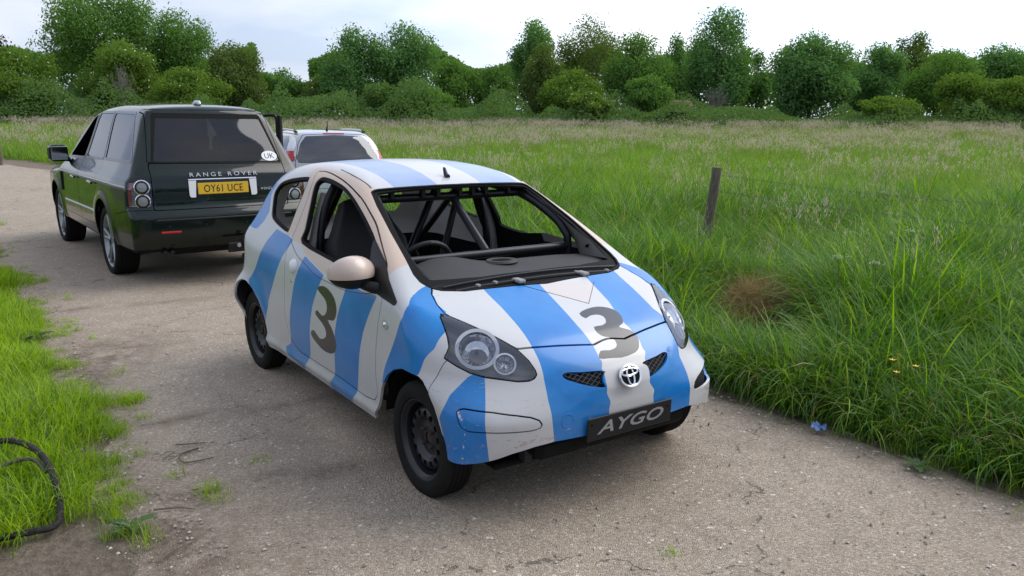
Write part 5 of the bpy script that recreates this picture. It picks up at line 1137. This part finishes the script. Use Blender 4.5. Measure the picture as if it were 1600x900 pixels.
def tree(name, loc, lobes, n, leaf, mat, label, cat='tree', trunk=.3, seed=0, flowers=0, group=None, limbs=7, fork=.25):
    r = np.random.default_rng(seed); root = empty(name, (loc[0], loc[1], zter(loc[0], loc[1])-.1)); tag(root, label, cat, group)
    Lb = [tuple(l) for l in lobes]; P, D, tone = crown_points(Lb, n, r); P[:, 2] = np.maximum(P[:, 2], .15+.3*r.random(n))
    V, T = cards(P, D, leaf*r.uniform(.6, 1.25, n), r)
    obj_np('crown', root, V, T, LEAF[mat], None, {'tone': np.repeat(tone, 4)}, smooth=False)
    top = max(l[2] for l in Lb); mb = MB(); zb = top*fork; x0 = np.mean([l[0] for l in Lb]); y0 = np.mean([l[1] for l in Lb])
    mb.tube([(x0*.4, y0*.4, -.2), (x0*.5+r.normal(0, .08), y0*.5, zb*.5), (x0*.7, y0*.7, zb), (x0, y0, top*.75)], [trunk, trunk*.8, trunk*.65, trunk*.25], 8, smooth=3); tr = mb.build('trunk', M_BARK, root)
    for k in range(limbs):
        l = Lb[k % len(Lb)]; e = np.array(l[:3])+r.normal(size=3)*np.array(l[3:6])*.45; mid = np.array([x0*.7, y0*.7, zb])*.5+e*.5+r.normal(size=3)*.15; mid[2] -= .1*top*.3
        mb = MB(); mb.tube([(x0*.7, y0*.7, zb*r.uniform(.7, 1.15)), mid, e], [trunk*.45, trunk*.28, trunk*.08], 6, smooth=3); mb.build('limb', M_BARK, tr)
    if flowers:
        Pf, Df, _ = crown_points(Lb, flowers, r); Pf = Pf+Df*.12; V, T = cards(Pf, Df*2, np.full(flowers, leaf*.8), r); o = obj_np('blossom', root, V, T, M_FLOW, smooth=False); o['kind'] = 'stuff'
    return root
def at(px, D): return ((px-800)/1287.8*D, D*1.0)
def hz(px): return 179+(px-800)*.01146        # picture row of the horizon
def lob(px0, px1, top, bot, D, k=5, seed=0, base=None, shape='round'):
    """lobes filling a silhouette given as picture extents at distance D (converted to metres here)"""
    r = np.random.default_rng(seed); w = (px1-px0)/1287.8*D; pc = (px0+px1)/2; x, y = at(pc, D); z0 = zter(x, y)-.1
    zt = 1.7778-(top-hz(pc))/1287.8*D-z0; zb = 1.7778-(bot-hz(pc))/1287.8*D-z0; h = zt-zb; L_ = [(0, 0, zb+h*.47, w*.38, w*.34, h*.45)]
    k += 4
    for i in range(k):
        t = (i*.382) % 1*2*math.pi+r.uniform(-.3, .3); q = r.uniform(.5, .9); zz = r.uniform(.12, .80) if shape == 'round' else r.uniform(.2, .9)
        rx = w*r.uniform(.13, .25); rz = h*r.uniform(.12, .24); wd = math.sqrt(max(1-((zz-.45)/.62)**2, .1))
        L_.append((math.cos(t)*(w*.5*wd-rx*.85)*1.0, math.sin(t)*w*.3, min(max(zb+h*zz, zb+rz*.7), zt-rz), rx, rx, rz))
    L_.append((r.uniform(-.08, .08)*w, 0, zt-h*.16, w*.21, w*.2, h*.17)); return (x, y), L_
TREES = [  # name, px0, px1, top, bottom, D, leaf clump n, size, mat, k, trunk, label, flowers
 ('copper_tree', -70, 34, 24, 190, 92, 4200, .36, 'copper', 6, .3, 'dark purple leaved tree at the far left edge', 0),
 ('bush', -20, 106, 82, 190, 76, 6500, .30, 'light', 7, .15, 'rounded bright green bush at the left end of the tree line', 90),
 ('ash_tree', 98, 268, -14, 186, 90, 13000, .34, 'mid', 12, .4, 'tallest spreading tree, rising out of the top of the picture above the dark green car', 0),
 ('tree', 232, 352, 28, 182, 94, 8000, .34, 'mid', 9, .3, 'broad green tree sloping down from the tallest tree to its right', 0),
 ('elder_bush', 142, 262, 72, 190, 80, 6500, .30, 'light', 7, .14, 'elder bush with creamy blossom in front of the tallest tree', 420),
 ('willow_tree', 322, 424, 74, 186, 88, 6000, .32, 'olive', 7, .22, 'yellowish green willow at the right end of the left tree group', 0),
 ('elder_bush', 250, 372, 110, 190, 78, 5600, .28, 'light', 7, .12, 'low elder bush with creamy blossom behind the roof of the dark green car', 260),
 ('tree', 420, 480, 110, 186, 120, 1500, .40, 'dark', 4, .2, 'small far tree in the gap left of the twin dark trees', 0),
 ('thorn_tree', 470, 530, 122, 186, 86, 2400, .28, 'olive', 4, .14, 'yellowish thorn tree at the left foot of the twin dark trees', 0),
 ('tree', 506, 600, 52, 188, 84, 6600, .32, 'dark', 9, .25, 'left of the twin dark trees, ragged on top', 0),
 ('tree', 578, 688, 48, 188, 86, 7600, .32, 'dark', 9, .28, 'right of the twin dark trees, rounder on top', 0),
 ('tree', 672, 748, 98, 188, 92, 3400, .32, 'mid', 6, .2, 'low green tree just right of the twin dark trees', 0),
 ('tree', 734, 806, 108, 188, 94, 3000, .32, 'mid', 5, .2, 'low rounded green tree halfway along the hedge', 0),
 ('tree', 792, 862, 42, 150, 98, 3000, .36, 'dark', 6, .25, 'thin topped dark tree left of the airy tree', 0),
 ('poplar_tree', 858, 972, 36, 168, 100, 3900, .32, 'olive', 8, .3, 'airy tree with bare branches showing through its crown', 0),
 ('willow_bush', 806, 880, 76, 188, 86, 4200, .30, 'olive', 6, .14, 'olive green bushy tree under the thin topped dark tree', 0),
 ('bush', 838, 934, 112, 190, 80, 4400, .28, 'light', 6, .12, 'pale green bush at the foot of the airy tree', 60),
 ('maple_tree', 934, 1046, 60, 186, 86, 7600, .32, 'mid', 9, .25, 'lush mid green tree between the airy tree and the tall dark tree', 0),
 ('bush', 966, 1040, 121, 182, 76, 3800, .26, 'mid', 6, .10, 'neat rounded bush in front of the lush mid green tree', 0),
 ('tree', 1018, 1072, 62, 176, 96, 2600, .34, 'dark', 5, .2, 'dark narrow tree behind and left of the tall dark tree', 0),
 ('lime_tree', 1052, 1158, 24, 176, 88, 8200, .33, 'dark', 10, .32, 'tall dark tree right of the middle with a rounded top', 0),
 ('tree', 1142, 1192, 84, 172, 92, 1900, .33, 'dark', 5, .16, 'small thin dark tree beside the gap of sky', 0),
 ('sycamore_tree', 1190, 1312, 61, 182, 84, 10500, .33, 'dark', 11, .3, 'big dense domed tree standing alone right of the gap of sky', 0),
 ('tree', 1302, 1394, 76, 182, 88, 6000, .32, 'dark', 8, .25, 'dark domed tree just right of the dense domed tree', 0),
 ('tree', 1370, 1434, 60, 150, 104, 2600, .36, 'olive', 5, .25, 'taller olive tree looking over the right hand trees', 0),
 ('tree', 1390, 1500, 84, 186, 90, 6000, .32, 'mid', 8, .22, 'spreading mid green tree below the taller olive tree', 0),
 ('tree', 1486, 1580, 78, 186, 98, 4400, .34, 'dark', 7, .22, 'ragged dark tree near the right edge', 0),
 ('tree', 1560, 1680, 84, 188, 94, 5600, .34, 'mid', 7, .22, 'mid green tree cut by the right edge of the picture', 0),
 ('bush', 1444, 1532, 118, 192, 76, 4400, .27, 'light', 6, .10, 'bright green scrub bush in front of the ragged dark tree', 0),
 ('bush', 1518, 1640, 124, 194, 74, 5600, .27, 'light', 7, .10, 'bright green scrub bush at the right edge of the picture', 0),
 ('bush', 880, 948, 146, 190, 72, 3000, .24, 'light', 5, .08, 'small pale bush with a few blossoms at the field edge', 110),
 ('bush', 1326, 1420, 152, 188, 74, 2600, .24, 'light', 5, .08, 'low yellowish bush below the dark domed tree', 0),
 ('bush', 560, 640, 132, 192, 76, 3400, .26, 'bramble', 6, .08, 'grey green bush at the foot of the twin dark trees', 0),
 ('bush', 640, 716, 140, 192, 76, 2900, .26, 'mid', 5, .08, 'dull green bush right of the foot of the twin dark trees', 0)]
for k, (nm, a, b, tp, bt, D, n, lf, mt, kk, tk, lab, fl) in enumerate(TREES):
    loc, lobes = lob(a, b, tp, bt, D, kk, 31+k); tree(nm, loc, lobes, int(n*2.9), lf*.74, mt, lab, 'bush' if 'bush' in nm else 'tree', tk, 77+k, fl, 'bushes along the field edge' if 'bush' in nm else 'trees beyond the field', 5 if n < 5000 else 8)
# bare grey bush
def bare(loc, h, w, label, seed):
    r = random.Random(seed); root = empty('dead_bush', (loc[0], loc[1], float(zter(*loc)))); tag(root, label, 'bush'); mb = MB()
    for _ in range(46):
        a = r.random()*6.283; s = r.uniform(.2, 1); p0 = Vector((r.uniform(-.2, .2), r.uniform(-.2, .2), 0)); p2 = Vector((math.cos(a)*w*s*.5, math.sin(a)*w*s*.5, h*(1-.35*s*s)*r.uniform(.75, 1))); p1 = p0*.4+p2*.6+Vector((0, 0, h*.12)); mb.tube([p0, p1, p2], [.03, .02, .008], 4)
        for _k in range(3):
            t = r.uniform(.4, .95); q = p1.lerp(p2, t); mb.tube([q, q+Vector((r.uniform(-.5, .5), r.uniform(-.5, .5), r.uniform(.1, .7)))], [.012, .006], 3)
    o = mb.build('twigs', simple('grey_dead_wood', (.17, .15, .135), .9), root, 0)
    return root
bare(at(1107, 80), 4.0, 3.0, 'bare grey dead bush in front of the tall dark tree', 3)
bare(at(204, 76), 5.4, 2.6, 'bare pale dead stems sticking up through the elder bush', 9)
# bramble bank along the whole foot of the trees
r_ = np.random.default_rng(5); n = 90000; pxs = r_.uniform(-140, 1760, n); Dd = r_.uniform(69, 83, n); bump_ = sum(a_*np.exp(-((pxs-p_)/w_)**2-((Dd-d_)/2.2)**2) for a_, p_, w_, d_ in zip(r_.uniform(.4, 1.9, 70), r_.uniform(-140, 1760, 70), r_.uniform(10, 34, 70), r_.uniform(71, 80, 70))); hh = 1.25+.6*np.sin(pxs*.021)*np.sin(pxs*.0083+1)+bump_+(pxs < 560)*.7
x = (pxs-800)/1287.8*Dd; prof = np.sqrt(np.clip(1-((Dd-77)/8.0)**2, 0, 1)); zz = np.clip(hh, .5, 4)*prof*np.where(r_.random(n) < .75, r_.uniform(.82, 1.12, n), r_.random(n))
P = np.column_stack([x, Dd, zter(x, Dd)+zz]); D_ = np.tile([0, -.5, .85], (n, 1)); V, T = cards(P, D_, r_.uniform(.12, .26, n), r_)
tone = np.clip(.5+.3*np.sin(pxs*.05)*np.sin(Dd*1.1)+r_.normal(0, .2, n), 0, 1)
o = obj_np('bramble_bank', None, V, T, LEAF['bramble'], None, {'tone': np.repeat(tone, 4)}, smooth=False); o['kind'] = 'stuff'
# wood behind, seen only through the gaps
n = 90000; pxs = r_.uniform(-200, 1800, n); Dd = r_.uniform(112, 122, n); top = 8.3+1.5*np.sin(pxs*.017+.6)*np.sin(pxs*.0061)+.7*np.sin(pxs*.049); gapk = (np.abs(pxs-1180) < 26)|(np.abs(pxs-450) < 40)
x = (pxs-800)/1287.8*Dd; z = np.where(gapk, .62, 1)*top*np.where(r_.random(n) < .6, r_.uniform(.75, 1.05, n), r_.random(n)); P = np.column_stack([x, Dd, zter(x, Dd)+z]); V, T = cards(P, np.tile([0, -.6, .7], (n, 1)), r_.uniform(.35, .7, n), r_)
o = obj_np('far_wood', None, V, T, LEAF['mid'], None, {'tone': np.repeat(r_.random(n)*.5, 4)}, smooth=False); o['kind'] = 'stuff'
# tiled roof of a shed half hidden in the hedge
hx, hy = at(1046, 78); shed = empty('shed', (hx, hy, float(zter(hx, hy))), R(20)); tag(shed, 'half hidden shed with a reddish tiled roof in the hedge', 'shed')
MB().box((-1.4, -1, 0), (1.4, 1, 1.5)).build('wall', simple('shed_wall', (.05, .045, .04), .9), shed)
MB().prism([(-1.25, 1.45), (0, 2.45), (1.25, 1.45)], 3.2, Matrix.Translation((-1.6, 0, 0)) @ Matrix(((0, 0, 1, 0), (1, 0, 0, 0), (0, 1, 0, 0), (0, 0, 0, 1)))).build('roof', simple('clay_roof', (.20, .12, .09), .9), shed)

# the wood on the near side of the lane, behind the camera: it shows only as a dark band in glass and paint
n = 16000; x = r_.uniform(-70, 60, n); y = -r_.uniform(22, 30, n); z = (5.0+1.4*np.sin(x*.21)*np.sin(x*.083+1))*np.where(r_.random(n) < .6, r_.uniform(.7, 1.05, n), r_.random(n)); V, T = cards(np.column_stack([x, y, z]), np.tile([0, .6, .7], (n, 1)), r_.uniform(.5, 1.0, n), r_)
o = obj_np('near_wood', None, V, T, LEAF['mid'], None, {'tone': np.repeat(r_.random(n)*.5, 4)}, smooth=False); o['kind'] = 'stuff'
# ------------------------------------------------------------------ fence posts and wire
def wood_mat():
    m = NT('weathered_wood'); n = m.noise(9, m.coord((6, 6, .7)), 6, .65); c = m.ramp(n, (.3, (.055, .045, .032)), (.55, (.15, .125, .095)), (.8, (.24, .205, .16)))
    b = m.bsdf(c, .9); m.l(m.bump(n, .8, .01), b.inputs['Normal']); return m.m
M_WOOD = wood_mat(); M_WIRE = simple('rusty_wire', (.10, .085, .075), .6, .3, 30, Metallic=.4)
def post(x, y, h, rad, lean, label):
    r = random.Random(int(x*100)); mb = MB(); pts = [(lean*z/h, .01*math.sin(z*5), z) for z in np.linspace(-.3, h, 12)]; mb.tube(pts, [rad*(1+.05*math.sin(k*1.7)) for k in range(12)], 12, cap=True)
    o = mb.build('fence_post', M_WOOD, None, 40); o.location = (x, y, 0); tag(o, label, 'fence post', 'fence posts'); return o
post(2.43, 10.35, 1.16, .062, .105, 'round weathered fence post standing in the tall grass beside the track')
post(-16.4, 26.6, 1.10, .06, -.02, 'distant fence post in the grass at the far left edge')
post(5.10, 6.55, 1.12, .06, .03, 'fence post in the grass outside the right edge')
def wire(z0, z1, label):
    a = Vector((2.52, 10.3, z0)); b = Vector((5.1, 6.55, z1)); pts = [a.lerp(b, t)-Vector((0, 0, .05*math.sin(math.pi*t))) for t in np.linspace(0, 1, 24)]
    mb = MB(); mb.tube(pts, .0019, 5)
    o = mb.build('fence_wire', M_WIRE); tag(o, label, 'fence wire', 'strands of the wire fence')
    for k in range(1, 44):
        p = a.lerp(b, k/44)-Vector((0, 0, .05*math.sin(math.pi*k/44))); mb = MB()
        for d in (Vector((.018, .01, .02)), Vector((-.012, .016, .018))): mb.tube([p-d, p+d], .0018, 3)
        mb.build('barb', M_WIRE, o, 0)
wire(1.08, 1.05, 'upper strand of barbed wire running right from the fence post')
wire(.88, .86, 'lower strand of barbed wire running right from the fence post')
# ------------------------------------------------------------------ old hose on the left verge
pts = [(-2.62, 2.98, .02), (-2.25, 3.08, .03), (-2.02, 3.19, .03), (-1.95, 3.25, .03), (-1.97, 3.33, .06), (-2.06, 3.47, .13), (-2.22, 3.64, .19), (-2.42, 3.76, .20), (-2.62, 3.80, .16), (-2.85, 3.82, .10), (-3.1, 3.80, .04)]
mb = MB(); mb.tube(pts, .0150, 10, smooth=8); o = mb.build('rubber_hose', simple('old_hose', (.06, .052, .042), .85, .9, 90)); tag(o, 'old dark hose looping through the short grass at the left edge', 'hose')
mb = MB(); mb.tube([(-2.60, 3.50, .05), (-2.44, 3.58, .12), (-2.26, 3.62, .17), (-2.14, 3.54, .14)], .010, 8, smooth=6); o2 = mb.build('rope_end', simple('frayed_rope', (.10, .085, .065), .9, .5, 60)); tag(o2, 'thin frayed rope end lying along the old dark hose', 'rope')
# ------------------------------------------------------------------ weeds and scraps by the track
M_DOCK = leaf_mat('dock_leaf', (.05, .105, .022), (.085, .15, .035), .3); M_DOCK2 = leaf_mat('grey_dock_leaf', (.10, .15, .075), (.14, .19, .10), .25)
def dock(x, y, n, s, label, seed, mat=None, group='broad leaved weeds'):
    r = random.Random(seed); root = empty('weed', (x, y, .012)); tag(root, label, 'weed', group)
    for k in range(n):
        az = 6.283*k/n+r.uniform(-.4, .4); L_ = s*r.uniform(.7, 1.15); W_ = L_*r.uniform(.30, .42); el = r.uniform(.25, 1.0); v = []; f = []; m_ = 9
        for i in range(m_):
            t = i/(m_-1); w = W_*.5*math.sin(math.pi*min(t*.86+.10, 1))**.8*(1+.06*math.sin(i*2.1)); d = L_*t; e = el*(1-t*.9); z = L_*(.12+.55*math.sin(el)*(t-.55*t*t)); rr = d*math.cos(e*.6)
            for q, dz in ((-1, .10), (0, -.02), (1, .10)): v.append((math.cos(az)*rr-math.sin(az)*w*q, math.sin(az)*rr+math.cos(az)*w*q, z+abs(q)*w*.35+.004*math.sin(i*3+q)))
        for i in range(m_-1):
            for c in (0, 1): f.append((i*3+c, i*3+c+1, i*3+4+c, i*3+3+c))
        MB().add(v, f).build('leaf', mat or (M_DOCK if r.random() < .65 else M_DOCK2), root, 80)
    return root
dock(-1.62, 3.25, 7, .10, 'broad leaved weed growing in the dirt right of the hose', 4)
dock(2.10, 3.98, 6, .10, 'pale broad leaved weed at the track edge nearest the right corner', 6)
dock(1.74, 4.72, 6, .11, 'broad leaved weed just behind the blue scrap at the track edge', 8)
dock(2.62, 4.35, 8, .30, 'tall dark leaved dock among the grass near the right edge', 9)
dock(-3.75, 6.2, 12, .16, 'dark leaved nettle clump in the left verge', 10)
wr = random.Random(12)
NTH = ['nearest', 'second', 'third', 'fourth', 'fifth', 'sixth', 'seventh', 'eighth', 'ninth', 'tenth']; nw_ = 0
for k in range(16):
    sv = -1.7+k*.36+wr.uniform(-.12, .12); p = R0+RU*sv+RN*wr.uniform(-.16, .03)
    if 3.4 < p[1] < 6.2 and p[0] < 2.5: nw_ += 1; dock(p[0], p[1], wr.randint(4, 7), wr.uniform(.05, .10), NTH[min(nw_-1, 9)]+' small leafy weed along the right hand grass edge of the track', 40+k, None, 'small weeds along the right hand grass edge')
def tuft(x, y, n, h, label, seed):
    r = random.Random(seed); v = []; f = []
    for _ in range(n): blade(v, f, (r.gauss(0, .03), r.gauss(0, .03), 0), h*r.uniform(.6, 1.2), .0045, r.random()*6.283, r.uniform(.1, .9), r.uniform(.3, 1.4), 4)
    me = bpy.data.meshes.new('grass_tuft'); me.from_pydata(v, [], f); me.materials.append(G_LAWN); o = link(bpy.data.objects.new('grass_tuft', me)); o.location = (x, y, .014); tag(o, label, 'grass tuft', 'grass tufts growing out of the track'); return o
tuft(-1.42, 3.62, 60, .075, 'small grass tuft in the dirt right of the left verge', 2)
tuft(-2.33, 4.86, 110, .09, 'spreading grass tuft on the muddy track edge beside the left verge', 3)
tuft(.66, 3.10, 26, .035, 'tiny grass tuft alone on the concrete near the bottom edge', 4)
tuft(-1.30, 3.98, 40, .03, 'thin dull grass tuft in a crack between the left verge and the hatchback', 5)
M_STICK = simple('dry_stick', (.13, .105, .075), .9, .4, 30)
def stick(pts, r, label):
    o = MB().tube(pts, [r, r*.9, r*.5], 6, smooth=4).build('stick', M_STICK); tag(o, label, 'stick', 'dry sticks on the track')
stick([(-1.80, 4.16, .02), (-1.72, 4.165, .025), (-1.64, 4.20, .02)], .004, 'dark twig lying at the edge of the left verge, upper of two')
stick([(-1.66, 4.12, .02), (-1.72, 4.02, .024), (-1.66, 3.93, .022), (-1.54, 4.0, .02)], .005, 'curved twig lying right of the left verge, lower of two')
stick([(-1.40, 2.98, .02), (-1.37, 3.06, .022), (-1.32, 3.14, .02)], .004, 'pale straw stalk on the bottom edge left of centre')
stick([(-1.60, 3.42, .02), (-1.50, 3.44, .022), (-1.42, 3.43, .02)], .0045, 'pale straw stalk beside the small grass tuft')
# blue scrap
v = []; f = []; r = random.Random(5)
for i in range(7):
    for j in range(5): v.append((i*.014+r.uniform(-.004, .004), j*.015+r.uniform(-.004, .004), .02+.018*math.sin(i*1.9+j)*math.sin(j*1.5+i*.6)+.012*j*.3))
for i in range(6):
    for j in range(4): f.append((i*5+j, i*5+j+1, i*5+j+6, i*5+j+5))
o = MB().add(v, f).build('plastic_scrap', simple('blue_plastic_film', (.09, .17, .42), .3, .2, 30), None, 60); o.location = (1.72, 4.46, .02); o.rotation_euler = (0, 0, R(-25)); tag(o, 'crumpled scrap of blue plastic at the grass edge of the track', 'litter')
# flowers in the tall grass
M_YFL = simple('yellow_petals', (.75, .48, .02), .6); M_WFL = simple('white_florets', (.62, .62, .52), .7); M_GST = simple('green_stalk', (.07, .14, .03), .7)
def buttercup(x, y, z, label):
    root = empty('buttercup', (x, y, 0)); tag(root, label, 'flower', 'yellow flowers in the tall grass')
    MB().tube([(.05, .05, 0), (.02, .02, z*.6), (0, 0, z)], .0025, 5).build('stalk', M_GST, root)
    mb = MB()
    for k in range(5):
        a = 6.283*k/5; mb.add([(0, 0, z), (.012*math.cos(a-.5), .012*math.sin(a-.5), z+.006), (.020*math.cos(a), .020*math.sin(a), z+.010), (.012*math.cos(a+.5), .012*math.sin(a+.5), z+.006)], [(0, 1, 2, 3)])
    o = mb.build('petals', M_YFL, root, 0); o['kind'] = 'stuff'
buttercup(2.06, 4.28, .50, 'yellow flower highest of the three in the tall grass on the right'); buttercup(2.06, 4.22, .45, 'yellow flower just below the highest one in the tall grass'); buttercup(2.20, 4.30, .46, 'yellow flower standing apart to the right in the tall grass')
def umbel(x, y, z, label, seed):
    r = random.Random(seed); root = empty('cow_parsley', (x, y, 0)); tag(root, label, 'flower', 'white flowers in the tall grass')
    MB().tube([(.1, .1, 0), (.04, .03, z*.6), (0, 0, z)], .003, 5).build('stalk', M_GST, root)
    mb = MB(); fl = MB()
    for k in range(9):
        a = 6.283*k/9; p = (math.cos(a)*.045*(k % 3+1)/3, math.sin(a)*.045*(k % 3+1)/3, z+.05); mb.tube([(0, 0, z), p], .001, 3)
        for _ in range(7): q = [c+r.uniform(-.009, .009) for c in p]; fl.add([(q[0]-.003, q[1], q[2]), (q[0], q[1]-.003, q[2]+.002), (q[0]+.003, q[1], q[2]), (q[0], q[1]+.003, q[2]+.002)], [(0, 1, 2, 3)])
    o = mb.build('rays', M_GST, root, 0); o['kind'] = 'stuff'; o = fl.build('florets', M_WFL, root, 0); o['kind'] = 'stuff'
umbel(2.05, 5.1, .88, 'white umbel flower head in the tall grass, left of the pair', 1); umbel(2.24, 5.0, .86, 'white umbel flower head in the tall grass, right of the pair', 2); umbel(2.58, 5.3, 1.02, 'tallest white umbel flower head above the pair in the tall grass', 3)
# loose grit on the track
g_ = np.random.default_rng(8); n = 2600; P = np.column_stack([g_.uniform(-2.6, 2.6, n), 2.7+g_.random(n)**1.5*5])
for q0_, n_ in ((.12, 1500), (3.45, 1500)): P = np.concatenate([P, R0+np.outer(g_.uniform(-3, 7, n_), RU)+np.outer(q0_+g_.normal(0, .10, n_), RN)])
s_, q_ = roadq(P); P = P[(q_ > .05)&(q_ < 3.75)]; n = len(P); sz = .0035+.009*g_.random(n)**4
ico = np.array([(1, 0, 0), (-1, 0, 0), (0, 1, 0), (0, -1, 0), (0, 0, 1), (0, 0, -1)], float); tri = np.array([(0, 2, 4), (2, 1, 4), (1, 3, 4), (3, 0, 4), (2, 0, 5), (1, 2, 5), (3, 1, 5), (0, 3, 5)])
V = (ico[None]*g_.uniform(.6, 1.3, (n, 6, 1))*sz[:, None, None]*[1, 1, .7]+np.column_stack([P, .014+.3*sz])[:, None]).reshape(-1, 3); T = (tri[None]+np.arange(n)[:, None, None]*6).reshape(-1, 3)
mgt = NT('grit_stones'); g2 = mgt.n('ShaderNodeNewGeometry'); mgt.bsdf(mgt.ramp(g2.outputs['Random Per Island'], (.0, (.24, .20, .16)), (.6, (.36, .31, .255)), (1, (.58, .53, .47))), .85)
o = obj_np('loose_grit', None, V, T, mgt.m, smooth=False); o['kind'] = 'stuff'
